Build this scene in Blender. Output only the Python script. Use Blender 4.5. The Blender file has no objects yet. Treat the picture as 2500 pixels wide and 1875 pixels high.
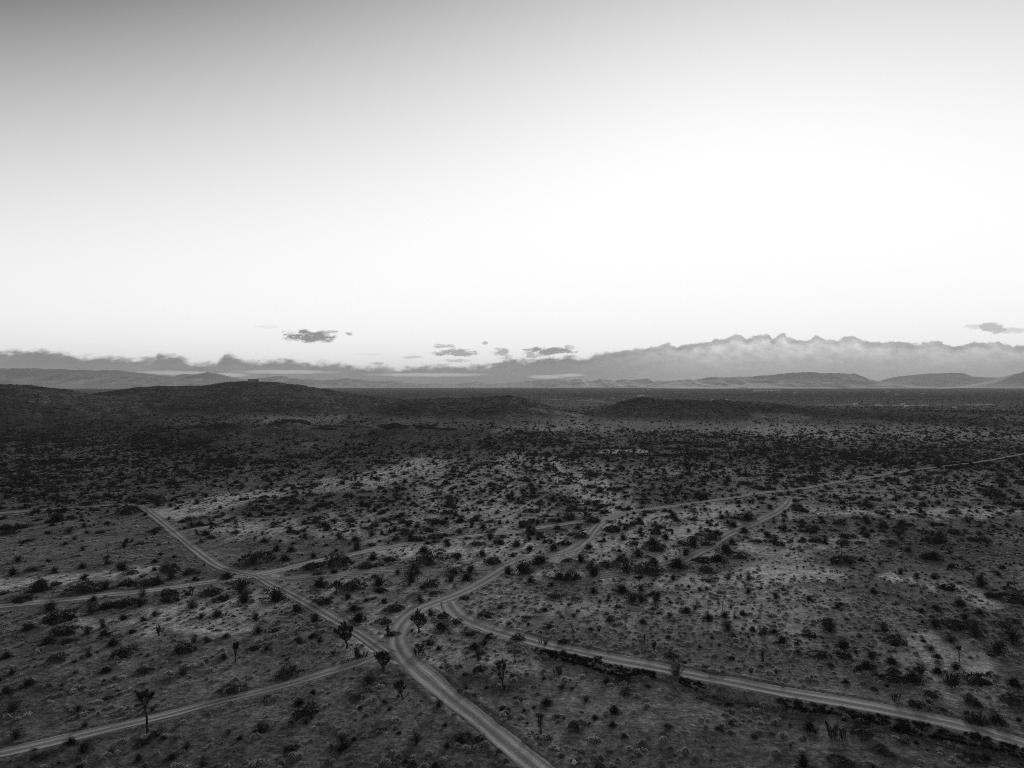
import bpy, bmesh, math, random
import numpy as np
from mathutils import Vector, Matrix

R = math.radians
sc = bpy.context.scene
COL = sc.collection
random.seed(7)
rng = np.random.default_rng(11)

# ------------------------------------------------------------------ camera
CAM_H = 40.0          # drone height over the plain (m)
F = 1731.0            # focal length in pixels of the 2500 px wide photograph
U0, V0 = 1250.0, 936.0
cam_d = bpy.data.cameras.new('camera')
cam = bpy.data.objects.new('camera', cam_d); COL.objects.link(cam)
cam.location = (0, 0, CAM_H); cam.rotation_euler = (R(90.05), 0, 0)
cam_d.sensor_width = 36.0; cam_d.lens = 36.0 * F / 2500.0
cam_d.clip_start = 0.5; cam_d.clip_end = 200000.0
sc.camera = cam

# ------------------------------------------------------------------ sky and sun
SUN_EL, SUN_AZ = 3.0, 18.0        # low sun ahead, to the right of the view axis
w = bpy.data.worlds.new('World'); sc.world = w; w.use_nodes = True
nt = w.node_tree
sky = nt.nodes.new('ShaderNodeTexSky'); sky.sky_type = 'NISHITA'; sky.sun_disc = False
sky.sun_elevation = R(SUN_EL); sky.sun_rotation = R(SUN_AZ); sky.altitude = 1000
sky.air_density = 1.0; sky.dust_density = 0.6
bw = nt.nodes.new('ShaderNodeRGBToBW')
nt.links.new(sky.outputs[0], bw.inputs[0])
# the tone curve of the black and white picture: deep toe, soft shoulder
def wmath(op, a, b):
    n = nt.nodes.new('ShaderNodeMath'); n.operation = op
    for i, v in enumerate((a, b)):
        if v is None: continue
        if isinstance(v, (int, float)): n.inputs[i].default_value = v
        else: nt.links.new(v, n.inputs[i])
    return n.outputs[0]
rel = wmath('DIVIDE', bw.outputs[0], 1.356)
ex = wmath('EXPONENT', wmath('MULTIPLY', wmath('SUBTRACT', rel, 0.71), -2.10), None)
curve = wmath('MULTIPLY', wmath('SUBTRACT', 1.0, ex), 2.5)
curve = wmath('MAXIMUM', curve, wmath('MINIMUM', wmath('MULTIPLY', rel, 0.3), 0.5))
SC_L0, SC_R0, SC_R1, SC_P = .56, 1.75, .92, .68
# clouds low on the sky, laid out by compass bearing and elevation (1 unit = 1 radian)
tcw = nt.nodes.new('ShaderNodeTexCoord'); sxyz = nt.nodes.new('ShaderNodeSeparateXYZ'); nt.links.new(tcw.outputs['Generated'], sxyz.inputs[0])
DX, DY, DZ = sxyz.outputs
AZ = wmath('ARCTAN2', DX, DY)
EL = wmath('ARCTAN2', DZ, wmath('SQRT', wmath('ADD', wmath('MULTIPLY', DX, DX), wmath('MULTIPLY', DY, DY)), None))
def wnoise(ka, ke, shear, detail, rough, seed):
    c = nt.nodes.new('ShaderNodeCombineXYZ')
    nt.links.new(wmath('ADD', wmath('MULTIPLY', AZ, ka), wmath('MULTIPLY', EL, shear * ka)), c.inputs[0]); nt.links.new(wmath('MULTIPLY', EL, ke), c.inputs[1]); c.inputs[2].default_value = seed
    n = nt.nodes.new('ShaderNodeTexNoise'); n.inputs['Scale'].default_value = 1.0; n.inputs['Detail'].default_value = detail; n.inputs['Roughness'].default_value = rough
    nt.links.new(c.outputs[0], n.inputs['Vector']); return wmath('SUBTRACT', n.outputs[0], 0.5)
def wsmooth(a, b, x):
    n = nt.nodes.new('ShaderNodeMapRange'); n.interpolation_type = 'SMOOTHSTEP'
    for k, q in (('From Min', a), ('From Max', b), ('Value', x)):
        if isinstance(q, (int, float)): n.inputs[k].default_value = q
        else: nt.links.new(q, n.inputs[k])
    return n.outputs['Result']
def wmix(f, a, b):
    return wmath('ADD', wmath('MULTIPLY', a, wmath('SUBTRACT', 1.0, f)), wmath('MULTIPLY', b, f))
def az_of(u): return math.atan((u - U0) / F)
def el_of(u, v): return math.atan((V0 - v) / F * math.cos(az_of(u)))
CREST = [(-420, 856), (-150, 862), (0, 856), (26, 858), (35, 850), (40, 849), (81, 854), (107, 852), (139, 858), (174, 864), (202, 871), (246, 868), (289, 870), (333, 874), (362, 873), (380, 870), (384, 860), (405, 857), (430, 863), (448, 870), (463, 882), (492, 884),
    (529, 885), (540, 872), (548, 862), (560, 861), (579, 868), (596, 877), (622, 878), (649, 878), (690, 877), (710, 874), (736, 884), (794, 881), (851, 889), (895, 892), (924, 891), (982, 899), (1025, 890), (1083, 888), (1141, 890), (1184, 890), (1208, 883),
    (1236, 870), (1258, 872), (1269, 876), (1290, 876), (1341, 871), (1385, 867), (1414, 870), (1431, 874), (1454, 862), (1486, 858.5), (1529, 852), (1552, 849), (1573, 851), (1584, 843), (1596, 845), (1616, 842), (1624, 838), (1631, 836), (1638, 838), (1645, 842), (1651, 845), (1674, 840), (1703, 837), (1732, 834),
    (1746, 827), (1769, 828), (1778, 822), (1784, 818), (1801, 814.5), (1810, 817), (1816, 822), (1821, 828), (1836, 821), (1855, 817), (1871, 815), (1880, 818), (1886, 827), (1892, 824), (1898, 819), (1912, 811), (1918, 813), (1921, 822), (1947, 828), (1967, 832), (1980, 827),
    (1984, 822), (1993, 817), (2005, 821), (2022, 828), (2045, 831), (2055, 825), (2063, 821), (2086, 821), (2106, 831), (2135, 835), (2164, 834), (2193, 834), (2236, 838), (2265, 835), (2288, 832), (2300, 835), (2306, 840), (2323, 845), (2352, 843), (2381, 834), (2401, 837),
    (2425, 833), (2439, 832), (2447, 840), (2497, 845), (2600, 838), (2800, 846), (2950, 860)]
def crest_curve(a0, a1):
    fc = nt.nodes.new('ShaderNodeFloatCurve'); cv = fc.mapping.curves[0]
    pts = [(az_of(u), el_of(u, v) / 0.1) for u, v in CREST]
    e0, e1 = (np.interp(a, [p[0] for p in pts], [p[1] for p in pts]) for a in (a0, a1))
    cv.points[0].location = (0.0, e0); cv.points[1].location = (1.0, e1)
    for a_, e_ in pts:
        if a0 < a_ < a1: cv.points.new((a_ - a0) / (a1 - a0), e_).handle_type = 'VECTOR'
    fc.mapping.update()
    nt.links.new(wmath('DIVIDE', wmath('SUBTRACT', AZ, a0), a1 - a0), fc.inputs['Value'])
    return wmath('MULTIPLY', fc.outputs[0], 0.1)
ca, cb, cc, cd = az_of(-420), az_of(1000), az_of(1700), az_of(2600)
HT = wmix(wmath('GREATER_THAN', AZ, cb), crest_curve(ca, cb), wmix(wmath('GREATER_THAN', AZ, cc), crest_curve(cb, cc), crest_curve(cc, cd)))
RS = wsmooth(az_of(1300), az_of(1800), AZ)                # 0 on the grey left bank, 1 on the bright right bank
ragged = wnoise(60, 130, -.6, 7, .62, 3.1); puffy = wmath('SUBTRACT', 0.16, wmath('ABSOLUTE', wnoise(85, 120, 0.0, 6, .6, 8.4), None))
edge = wmix(RS, wmath('MULTIPLY', ragged, .022), wmath('MULTIPLY', puffy, .015))
dep = wmath('ADD', wmath('SUBTRACT', HT, EL), edge)       # depth below the ragged crest
cover = wmix(RS, wsmooth(-.0035, .006, dep), wsmooth(-.0010, .0018, dep))
low = wsmooth(0.0, .04, dep)
mott = wnoise(24, 60, -.3, 5, .6, 5.5); fold = wnoise(70, 110, 0.2, 5, .6, 9.2)
lumL = wmath('ADD', SC_L0, wmath('MULTIPLY', mott, .45))
cap = wsmooth(.011, .003, dep)
lumR = wmath('ADD', wmix(wsmooth(.006, .062, wmath('ADD', EL, wmath('MULTIPLY', mott, .03))), SC_R1, SC_R0), wmath('MULTIPLY', wmath('MULTIPLY', fold, wsmooth(.01, .055, EL)), 1.9))
lumR = wmath('SUBTRACT', lumR, wmath('MULTIPLY', cap, .5))
lum = wmix(RS, lumL, lumR)
# brighter slots where the clear sky shows between the base of the bank and the mountains
slots = None
for u_, v_, wu_, wv_ in ((430, 907, 75, 5), (1335, 917, 45, 5), (1390, 913, 40, 4), (560, 912, 40, 5), (700, 905, 120, 5), (1050, 912, 150, 5)):
    q = wmath('ADD', wmath('POWER', wmath('ABSOLUTE', wmath('DIVIDE', wmath('SUBTRACT', AZ, az_of(u_)), wu_ / F), None), 2.0), wmath('POWER', wmath('ABSOLUTE', wmath('DIVIDE', wmath('SUBTRACT', EL, el_of(u_, v_)), wv_ / F), None), 2.0))
    q = wsmooth(1.4, .1, wmath('ADD', q, wmath('MULTIPLY', ragged, 1.5)))
    slots = q if slots is None else wmath('MAXIMUM', slots, q)
cover = wmath('MULTIPLY', cover, wmath('SUBTRACT', 1.0, wmath('MULTIPLY', slots, .35)))
sky_l = wmix(cover, curve, lum)
# small separate clouds
sn = wnoise(70, 170, -.35, 7, .65, 14.7); puffs = None
for u_, v_, wu_, wv_, dn in ((758, 818, 66, 15, 1.0), (800, 808, 28, 8, .7), (852, 812, 11, 5, .8), (1112, 858, 52, 10, .8), (1080, 842, 26, 7, .6), (1183, 834, 10, 4, .6), (1224, 858, 22, 14, .7), (1342, 854, 58, 10, .95), (1300, 862, 24, 9, .7),
                         (2424, 797, 32, 11, .6), (2375, 796, 24, 7, .3), (2470, 804, 30, 8, .35), (1005, 869, 24, 4, .4), (920, 884, 16, 4, .6), (1120, 877, 30, 5, .45), (905, 862, 40, 3, .15), (1390, 846, 14, 6, .7), (650, 795, 30, 4, .12)):
    q = wmath('ADD', wmath('POWER', wmath('ABSOLUTE', wmath('DIVIDE', wmath('SUBTRACT', AZ, az_of(u_)), wu_ * math.cos(az_of(u_)) ** 2 / F), None), 2.0),
              wmath('POWER', wmath('ABSOLUTE', wmath('DIVIDE', wmath('SUBTRACT', EL, el_of(u_, v_)), wv_ / F), None), 2.0))
    q = wmath('MULTIPLY', wsmooth(1.25, .25, wmath('ADD', q, wmath('MULTIPLY', sn, 5.0))), dn)
    puffs = q if puffs is None else wmath('MAXIMUM', puffs, q)
sky_l = wmix(puffs, sky_l, wmath('ADD', SC_P, wmath('MULTIPLY', mott, .3)))
nt.links.new(wmath('MULTIPLY', sky_l, 2.0), nt.nodes['Background'].inputs['Color'])

nt.nodes['Background'].inputs['Strength'].default_value = 0.15

sun_d = bpy.data.lights.new('sun', 'SUN'); sun = bpy.data.objects.new('sun', sun_d); COL.objects.link(sun)
sun_d.energy = 2.0; sun_d.angle = R(14); sun_d.color = (1, 1, 1)
sd = Vector((math.sin(R(SUN_AZ)) * math.cos(R(SUN_EL + 6)), math.cos(R(SUN_AZ)) * math.cos(R(SUN_EL + 6)), math.sin(R(SUN_EL + 6))))
sun.rotation_euler = sd.to_track_quat('Z', 'Y').to_euler()
sun.location = (0, 0, 300)

vs = sc.view_settings
vs.view_transform = 'Standard'; vs.look = 'None'; vs.gamma = 1.0; vs.exposure = 0.53
cy = sc.cycles
cy.max_bounces = 5; cy.diffuse_bounces = 2; cy.glossy_bounces = 1; cy.transmission_bounces = 0
cy.volume_bounces = 1; cy.transparent_max_bounces = 12
cy.filter_width = 1.0
cy.use_denoising = False         # the grain left by the renderer suits the grainy picture
cy.sample_clamp_direct = 8.0; cy.sample_clamp_indirect = 1.0
cy.caustics_reflective = False; cy.caustics_refractive = False

HAZE_D = 0.5e-4

# ------------------------------------------------------------------ helpers
def tag(o, label=None, cat=None, group=None, kind=None):
    if label: o['label'] = label
    if cat: o['category'] = cat
    if group: o['group'] = group
    if kind: o['kind'] = kind
    return o

def empty(name, loc, rz=0.0):
    o = bpy.data.objects.new(name, None); COL.objects.link(o)
    o.location = loc; o.rotation_euler = (0, 0, rz); o.empty_display_size = 0.5
    return o

def link(name, me, mat=None, parent=None):
    o = bpy.data.objects.new(name, me); COL.objects.link(o)
    if mat is not None and not me.materials: me.materials.append(mat)
    if parent is not None: o.parent = parent
    return o

def mesh_np(name, co, faces, smooth=False):
    """faces: one (n,3) or (n,4) int array, or a list of such."""
    if isinstance(faces, np.ndarray): faces = [faces]
    me = bpy.data.meshes.new(name)
    co = np.asarray(co, np.float32)
    me.vertices.add(len(co)); me.vertices.foreach_set('co', co.ravel())
    nl = sum(f.size for f in faces); npoly = sum(len(f) for f in faces)
    me.loops.add(nl); me.polygons.add(npoly)
    me.loops.foreach_set('vertex_index', np.concatenate([f.ravel() for f in faces]).astype(np.int32))
    tot = np.concatenate([np.full(len(f), f.shape[1], np.int32) for f in faces])
    st = np.concatenate([[0], np.cumsum(tot)[:-1]]).astype(np.int32)
    me.polygons.foreach_set('loop_start', st); me.polygons.foreach_set('loop_total', tot)
    me.polygons.foreach_set('use_smooth', np.full(npoly, smooth, bool))
    me.update(calc_edges=True); me.validate()
    return me

def hash2(ix, iy, seed):
    h = (ix.astype(np.int64) * 374761393 + iy.astype(np.int64) * 668265263 + seed * 1442695041) & 0xFFFFFFFF
    h = ((h ^ (h >> 13)) * 1274126177) & 0xFFFFFFFF
    h = h ^ (h >> 16)
    return (h & 0xFFFFFF).astype(np.float64) / float(0xFFFFFF)

def vnoise(x, y, seed=0):
    ix = np.floor(x); iy = np.floor(y)
    fx = x - ix; fy = y - iy
    fx = fx * fx * fx * (fx * (fx * 6 - 15) + 10); fy = fy * fy * fy * (fy * (fy * 6 - 15) + 10)
    ix = ix.astype(np.int64); iy = iy.astype(np.int64)
    a = hash2(ix, iy, seed); b = hash2(ix + 1, iy, seed); c = hash2(ix, iy + 1, seed); d = hash2(ix + 1, iy + 1, seed)
    return (a * (1 - fx) + b * fx) * (1 - fy) + (c * (1 - fx) + d * fx) * fy - 0.5

def fbm(x, y, seed=0, oct=4, gain=0.5):
    s = 0.0; a = 1.0
    for i in range(oct):
        s = s + a * vnoise(x * 2.0 ** i + 17.3 * i, y * 2.0 ** i - 9.1 * i, seed + i)
        a *= gain
    return s

def sstep(a, b, x):
    t = np.clip((x - a) / (b - a), 0, 1)
    return t * t * (3 - 2 * t)

# ------------------------------------------------------------------ terrain
# crests of the near hills as seen in the photograph: (u, v), the distance of the crest, run towards and away from the camera
RIDGES = [
    ([(-900, 925), (-300, 930), (0, 935), (43, 936), (116, 945), (174, 951), (223, 959), (300, 972), (420, 1000)], 980, 420, 300),
    ([(60, 1000), (160, 972), (223, 957), (260, 952), (333, 942), (405, 940), (492, 940), (550, 931), (593, 927), (630, 928), (678, 931),
      (736, 937), (794, 947), (851, 957), (909, 964), (1000, 974), (1100, 988), (1200, 1002)], 1250, 560, 350),
    ([(820, 1020), (900, 1000), (960, 984), (996, 974), (1112, 970), (1199, 967), (1228, 965), (1242, 963), (1263, 970), (1298, 974),
      (1341, 989), (1385, 1004), (1414, 1013), (1460, 1022)], 860, 300, 260),
    ([(1400, 1024), (1440, 1010), (1471, 997), (1515, 980), (1558, 968), (1587, 968), (1645, 973), (1703, 976), (1790, 977), (1880, 979),
      (1947, 986), (2034, 993), (2120, 997), (2207, 1002), (2400, 1010), (2800, 1014)], 840, 200, 260),
    ([(-600, 1062), (300, 1072), (400, 1058), (450, 1050), (545, 1038), (620, 1043), (706, 1030), (790, 1041), (900, 1050), (967, 1036), (1083, 1040), (1150, 1048),
      (1250, 1057), (1300, 1068), (1400, 1084)], 525, 150, 170),
]

def uv_of(x, y, h):
    yy = np.maximum(y, 1.0)
    return U0 + F * x / yy, V0 + (CAM_H - h) * F / yy

def hills(x, y):
    yy = np.maximum(y, 1.0)
    u = U0 + F * x / yy
    acc = np.zeros_like(x)
    for pts, D, wn, wf in RIDGES:
        p = np.array(pts, float)
        v = np.interp(u, p[:, 0], p[:, 1])
        H = np.maximum(CAM_H - (v - V0) * D / F, 0.0)
        fade = sstep(p[0, 0] - 200, p[0, 0], u) * (1 - sstep(p[-1, 0], p[-1, 0] + 200, u))
        t = np.where(y < D, (D - y) / wn, (y - D) / wf)
        b = 1 - sstep(0, 1, t)
        acc = acc + (np.where(y > 40, H * b * fade, 0.0)) ** 4
    return acc ** 0.25

def px(u, v, h=0.0):
    """pixel of the photograph -> point on the plain"""
    y = (CAM_H - h) * F / (v - V0)
    return (u - U0) * y / F, y

# roads as polylines in pixels of the photograph
ROADS = [
    # name, width m, tone, points, (label)
    ('dirt_road', 3.3, 1.0, [(2560, 1095), (2410, 1123), (2311, 1136), (2207, 1149), (2106, 1167), (2034, 1177), (1961, 1190), (1918, 1195), (1847, 1202), (1790, 1212), (1732, 1220),
        (1674, 1229), (1602, 1238), (1544, 1246), (1500, 1259), (1471, 1272), (1454, 1287), (1437, 1307), (1414, 1327), (1385, 1342),
        (1341, 1352), (1283, 1362), (1240, 1381), (1213, 1397), (1155, 1431), (1097, 1457), (1054, 1472), (1019, 1489), (993, 1510),
        (977, 1533), (971, 1556), (975, 1578), (993, 1605), (1019, 1630), (1054, 1660), (1096, 1697), (1169, 1752), (1241, 1812), (1289, 1851),
        (1345, 1898), (1420, 1960)],
        'main pale dirt road from the far plain through the crossroads to the bottom edge'),
    ('dirt_road', 3.4, 1.0, [(1093, 1455), (1099, 1472), (1112, 1492), (1145, 1512), (1181, 1526), (1217, 1539), (1265, 1552), (1313, 1567), (1362, 1579), (1410, 1588),
        (1482, 1604), (1530, 1613), (1616, 1628), (1703, 1647), (1790, 1662), (1900, 1684), (2008, 1702), (2117, 1721), (2198, 1737), (2280, 1754), (2361, 1772),
        (2442, 1796), (2500, 1813), (2640, 1850)],
        'pale dirt road with a dark eroded bank curving off to the lower right'),
    ('dirt_road', 2.0, 0.95, [(965, 1575), (922, 1596), (862, 1620), (789, 1641), (717, 1663), (645, 1682), (572, 1699), (500, 1716), (434, 1735), (338, 1757), (241, 1780), (145, 1803), (0, 1836), (-120, 1862)],
        'straight dirt road running to the lower left past the tall Joshua tree'),
    ('dirt_road', 2.5, 0.9, [(962, 1603), (932, 1583), (880, 1547), (822, 1512), (765, 1478), (707, 1445), (663, 1423), (625, 1402), (590, 1395), (560, 1388), (535, 1379), (492, 1350), (448, 1316),
        (405, 1280), (370, 1252), (344, 1233)],
        'dirt road from the crossroads up to the bend under the dark hills'),
    ('dirt_track', 3.0, 1.15, [(-120, 1494), (0, 1478), (202, 1456), (376, 1437), (521, 1416), (640, 1398), (678, 1390), (765, 1369), (851, 1351), (909, 1340), (996, 1325), (1083, 1313),
        (1170, 1304), (1256, 1297), (1298, 1288), (1385, 1276), (1442, 1267), (1475, 1262)],
        'rutted track crossing the scrub from the left edge to the main road'),
    ('dirt_track', 2.6, 1.0, [(600, 1410), (663, 1411), (765, 1402), (880, 1394), (996, 1390), (1112, 1388), (1199, 1386), (1235, 1384)],
        'faint wheel track between the two forks in the scrub'),
    ('dirt_track', 3.4, 0.75, [(350, 1242), (344, 1234), (300, 1231), (260, 1232), (174, 1238), (60, 1247), (0, 1252), (-120, 1262)],
        'dim track running left below the dark hill slope'),
    ('sandy_wash', 3.2, 0.9, [(1385, 1418), (1470, 1404), (1560, 1392), (1631, 1375), (1674, 1362), (1703, 1346), (1732, 1333), (1752, 1319), (1775, 1304), (1804, 1290), (1833, 1279), (1860, 1266), (1903, 1244), (1922, 1228), (1930, 1214)],
        'winding pale sandy wash through dense dark bushes'),
]

def smooth_line(pts, step=1.0):
    P = np.array([px(u, v) for u, v in pts])
    out = []
    n = len(P)
    for i in range(n - 1):
        p0 = P[max(i - 1, 0)]; p1 = P[i]; p2 = P[i + 1]; p3 = P[min(i + 2, n - 1)]
        L = np.linalg.norm(p2 - p1); k = max(2, int(L / step))
        for j in range(k):
            t = j / k
            # centripetal-ish: plain Catmull-Rom with clamped tangents
            m1 = (p2 - p0) / (np.linalg.norm(p2 - p1) + np.linalg.norm(p1 - p0) + 1e-6) * L
            m2 = (p3 - p1) / (np.linalg.norm(p3 - p2) + np.linalg.norm(p2 - p1) + 1e-6) * L
            out.append((2 * t**3 - 3 * t**2 + 1) * p1 + (t**3 - 2 * t**2 + t) * m1 + (-2 * t**3 + 3 * t**2) * p2 + (t**3 - t**2) * m2)
    out.append(P[-1])
    return np.array(out)

LINES = [smooth_line(r[3]) for r in ROADS]
# road samples hashed into a coarse distance field
SEG = []
for i, L in enumerate(LINES):
    for a, b in zip(L[:-1], L[1:]):
        SEG.append((a[0], a[1], b[0], b[1], ROADS[i][1] * 0.5, i))
SEG = np.array(SEG)
GX0, GX1, GY0, GY1, GS = -420.0, 620.0, 40.0, 760.0, 0.5
gnx, gny = int((GX1 - GX0) / GS) + 1, int((GY1 - GY0) / GS) + 1
DF = np.full((gny, gnx), 60.0, np.float32)       # distance to the nearest road edge
for ax, ay, bx, by, hw, i in SEG:
    m = 12.0
    x0 = int((min(ax, bx) - m - GX0) / GS); x1 = int((max(ax, bx) + m - GX0) / GS) + 1
    y0 = int((min(ay, by) - m - GY0) / GS); y1 = int((max(ay, by) + m - GY0) / GS) + 1
    x0 = max(x0, 0); y0 = max(y0, 0); x1 = min(x1, gnx); y1 = min(y1, gny)
    if x0 >= x1 or y0 >= y1: continue
    X = GX0 + GS * np.arange(x0, x1)[None, :]; Y = GY0 + GS * np.arange(y0, y1)[:, None]
    dx, dy = bx - ax, by - ay
    t = np.clip(((X - ax) * dx + (Y - ay) * dy) / (dx * dx + dy * dy + 1e-9), 0, 1)
    d = np.hypot(X - ax - t * dx, Y - ay - t * dy) - hw
    np.minimum(DF[y0:y1, x0:x1], d, out=DF[y0:y1, x0:x1])

def road_dist(x, y):
    fx = np.clip((x - GX0) / GS, 0, gnx - 1.001); fy = np.clip((y - GY0) / GS, 0, gny - 1.001)
    ix = fx.astype(int); iy = fy.astype(int); fx = fx - ix; fy = fy - iy
    d = (DF[iy, ix] * (1 - fx) + DF[iy, ix + 1] * fx) * (1 - fy) + (DF[iy + 1, ix] * (1 - fx) + DF[iy + 1, ix + 1] * fx) * fy
    out = (x < GX0) | (x > GX1) | (y < GY0) | (y > GY1)
    return np.where(out, 60.0, d)

# the eroded bank on the near side of the lower right road
BANK = LINES[1]
bk = (U0 + F * BANK[:, 0] / BANK[:, 1])
BX, BY = BANK[:, 0], BANK[:, 1]
bo = np.argsort(BX); BXs, BYs, BUs = BX[bo], BY[bo], bk[bo]

def bank_drop(x, y):
    yb = np.interp(x, BXs, BYs); ub = np.interp(x, BXs, BUs)
    d = (yb - y) * 0.92 - 2.35                      # metres this side of the road edge
    d = d - 0.55 * fbm(x / 5.0, y / 40.0, 91, 3) - 0.35 * vnoise(x / 0.9, y / 9.0, 94)
    hgt = 1.15 * sstep(1290, 1330, ub) * (1 - 0.35 * sstep(1500, 1560, ub) * (1 - sstep(1640, 1720, ub)))
    hgt = hgt * (0.85 + 0.6 * vnoise(x / 7.0, y * 0 + 3.0, 97))
    return -hgt * sstep(0.0, 0.3, d) * np.exp(-np.maximum(d, 0) / 9.0)

def height(x, y, under=True):
    """ground height; under: with the bed of the roads cut out"""
    x = np.asarray(x, float); y = np.asarray(y, float)
    r = np.hypot(x, y)
    d = road_dist(x, y)
    near = sstep(0.3, 7.0, d)
    hh = hills(x, y)
    h = (0.75 * fbm(x / 38.0, y / 38.0, 1, 3) * (0.25 + 0.75 * near)
         + near * (0.32 * fbm(x / 7.0, y / 7.0, 5, 3)))
    hf = np.clip(hh / 18.0, 0, 1)
    h = h * (1 - 0.4 * hf) + hf * 3.0 * fbm(x / 60.0, y / 60.0, 21, 5, 0.55) - sstep(1.5, 12, hh) * (3.4 - 2.4 * np.clip(hh / 42, 0, 1)) * (1 - 2.4 * np.abs(fbm(x / 52.0, y / 85.0, 27, 6, 0.62)))
    h = h + sstep(1500, 3500, r) * 2.0 * fbm(x / 420.0, y / 420.0, 31, 3)
    # small windrow of graded soil beside the road
    bside = (y < np.interp(x, BXs, BYs)) & (np.interp(x, BXs, BUs) > 1300) & (y > 60) & (y < 140)
    h = h + (0.16 - 0.11 * sstep(110, 170, r)) * (1 - .9 * bside) * np.exp(-((d - 0.75) / 0.55) ** 2) * (1 + 0.8 * vnoise(x / 2.3, y / 2.3, 8)) * (r < 700)
    bd = bank_drop(x, y) * (y > 60) * (y < 140) * (1.0 if under else 0.0)
    h = h + bd
    if under:
        h = h - 0.14 * sstep(0.1, -0.7, d)
    return h + hh

# masks painted where the photograph shows pale sand or dark stony ground, plus vignette shade along the bottom edge and corners: (polyline, half height px, stretch, amount)
PALE = [
    ([(925, 1575), (1000, 1600), (985, 1530)], 26, .55), ([(1000, 1500), (1100, 1468), (1060, 1520)], 20, .5), ([(590, 1400), (680, 1400)], 12, .6),
    ([(450, 1020), (900, 1024), (1240, 1034), (1500, 1045)], 13, .36), ([(1300, 1020), (1600, 1035), (2000, 1048), (2500, 1060)], 16, .34), ([(1300, 996), (1400, 1010)], 8, .4),
    ([(620, 1290), (1000, 1270), (1300, 1255)], 34, .55), ([(1150, 1350), (1500, 1350), (1800, 1340)], 40, .55), ([(1100, 1170), (1380, 1175)], 40, .5), ([(560, 1480), (900, 1420)], 45, .35), ([(1250, 1480), (1900, 1490)], 60, .4), ([(1900, 1180), (2300, 1190)], 40, .25),
    ([(430, 1247), (620, 1207), (800, 1182), (950, 1160), (1040, 1128)], 15, .8),
    ([(1330, 1125), (1390, 1165), (1430, 1205), (1440, 1240)], 26, .9),
    ([(1040, 1230), (1180, 1245), (1300, 1235)], 25, .6),
    ([(1420, 1300), (1340, 1320), (1180, 1330), (1000, 1345)], 20, .9),
    ([(1480, 1275), (1600, 1262), (1760, 1240)], 16, .8),
    ([(1450, 1330), (1600, 1310), (1720, 1285)], 22, .8),
    ([(1290, 1398), (1480, 1405), (1700, 1418), (1960, 1392), (2020, 1400)], 20, .8),
    ([(1560, 1150), (1760, 1150)], 14, .35), ([(1480, 1100), (1570, 1098)], 5, 1.0), ([(1400, 1125), (1470, 1140)], 8, .6),
    ([(1230, 1042), (1350, 1045), (1420, 1036)], 7, .7), ([(1500, 1027), (1680, 1035)], 6, .5), ([(1860, 1010), (1960, 1016)], 5, .5),
    ([(1860, 1045), (1990, 1050), (2080, 1070)], 12, .55),
    ([(480, 1500), (560, 1520), (650, 1455)], 30, .7), ([(0, 1425), (160, 1412), (350, 1392)], 14, .75), ([(150, 1520), (330, 1530)], 22, .45),
    ([(1930, 1245), (2100, 1245), (2300, 1250), (2480, 1246)], 12, .7), ([(2170, 1405), (2290, 1425), (2440, 1475)], 10, .7),
    ([(2220, 1570), (2300, 1600), (2380, 1690)], 26, .5), ([(1060, 1600), (1150, 1620), (1260, 1625)], 22, .45),
    ([(850, 1415), (1000, 1430), (1090, 1420)], 16, .5), ([(2050, 1160), (2250, 1165)], 10, .4), ([(1900, 1330), (2100, 1320)], 20, .4),
    ([(1330, 971), (1470, 977)], 2.0, .4), ([(2000, 986), (2090, 985)], 1.5, .3), ([(1510, 964), (1720, 961)], .8, .35), ([(1530, 953), (1680, 955)], .6, .3),
    ([(2360, 985), (2420, 984)], 1.0, .6), ([(1840, 951), (1900, 950)], 1.0, .7), ([(2140, 987), (2260, 987)], 1.2, .3),
]
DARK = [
    ([(-200, 1840), (1250, 1900), (2700, 1850)], 110, .45), ([(-200, 1860), (1250, 1930), (2700, 1890)], 70, .6),  # bottom bands: lens vignetting painted into the soil colour
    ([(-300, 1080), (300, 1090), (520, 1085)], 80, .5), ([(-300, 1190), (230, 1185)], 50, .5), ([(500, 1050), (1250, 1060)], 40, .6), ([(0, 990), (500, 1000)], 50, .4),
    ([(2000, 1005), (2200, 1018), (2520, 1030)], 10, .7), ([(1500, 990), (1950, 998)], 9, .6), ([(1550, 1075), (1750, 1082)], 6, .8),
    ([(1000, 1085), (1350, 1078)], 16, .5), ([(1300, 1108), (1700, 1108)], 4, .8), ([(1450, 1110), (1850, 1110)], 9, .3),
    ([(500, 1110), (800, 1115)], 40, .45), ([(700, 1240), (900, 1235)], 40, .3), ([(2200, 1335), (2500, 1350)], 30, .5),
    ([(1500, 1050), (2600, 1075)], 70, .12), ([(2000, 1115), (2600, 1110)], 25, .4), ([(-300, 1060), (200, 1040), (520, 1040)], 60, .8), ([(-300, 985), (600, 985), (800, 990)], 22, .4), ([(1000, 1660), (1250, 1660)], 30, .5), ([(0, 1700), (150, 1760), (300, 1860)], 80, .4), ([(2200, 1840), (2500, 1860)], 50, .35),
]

def paint(u, v, wob, L):
    out = np.zeros_like(u)
    for pts, hw, amt in L:
        p = np.array(pts, float)
        s = 0.28
        best = np.full_like(u, 1e9)
        for (au, av), (bu, bv) in zip(p[:-1], p[1:]):
            ax, bx = au * s, bu * s
            dx, dy = bx - ax, bv - av
            t = np.clip(((u * s - ax) * dx + (v - av) * dy) / (dx * dx + dy * dy + 1e-9), 0, 1)
            best = np.minimum(best, np.hypot(u * s - ax - t * dx, v - av - t * dy))
        out = np.maximum(out, amt * (1 - sstep(0.35, 1.35, best / hw + wob)))
    return out

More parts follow.
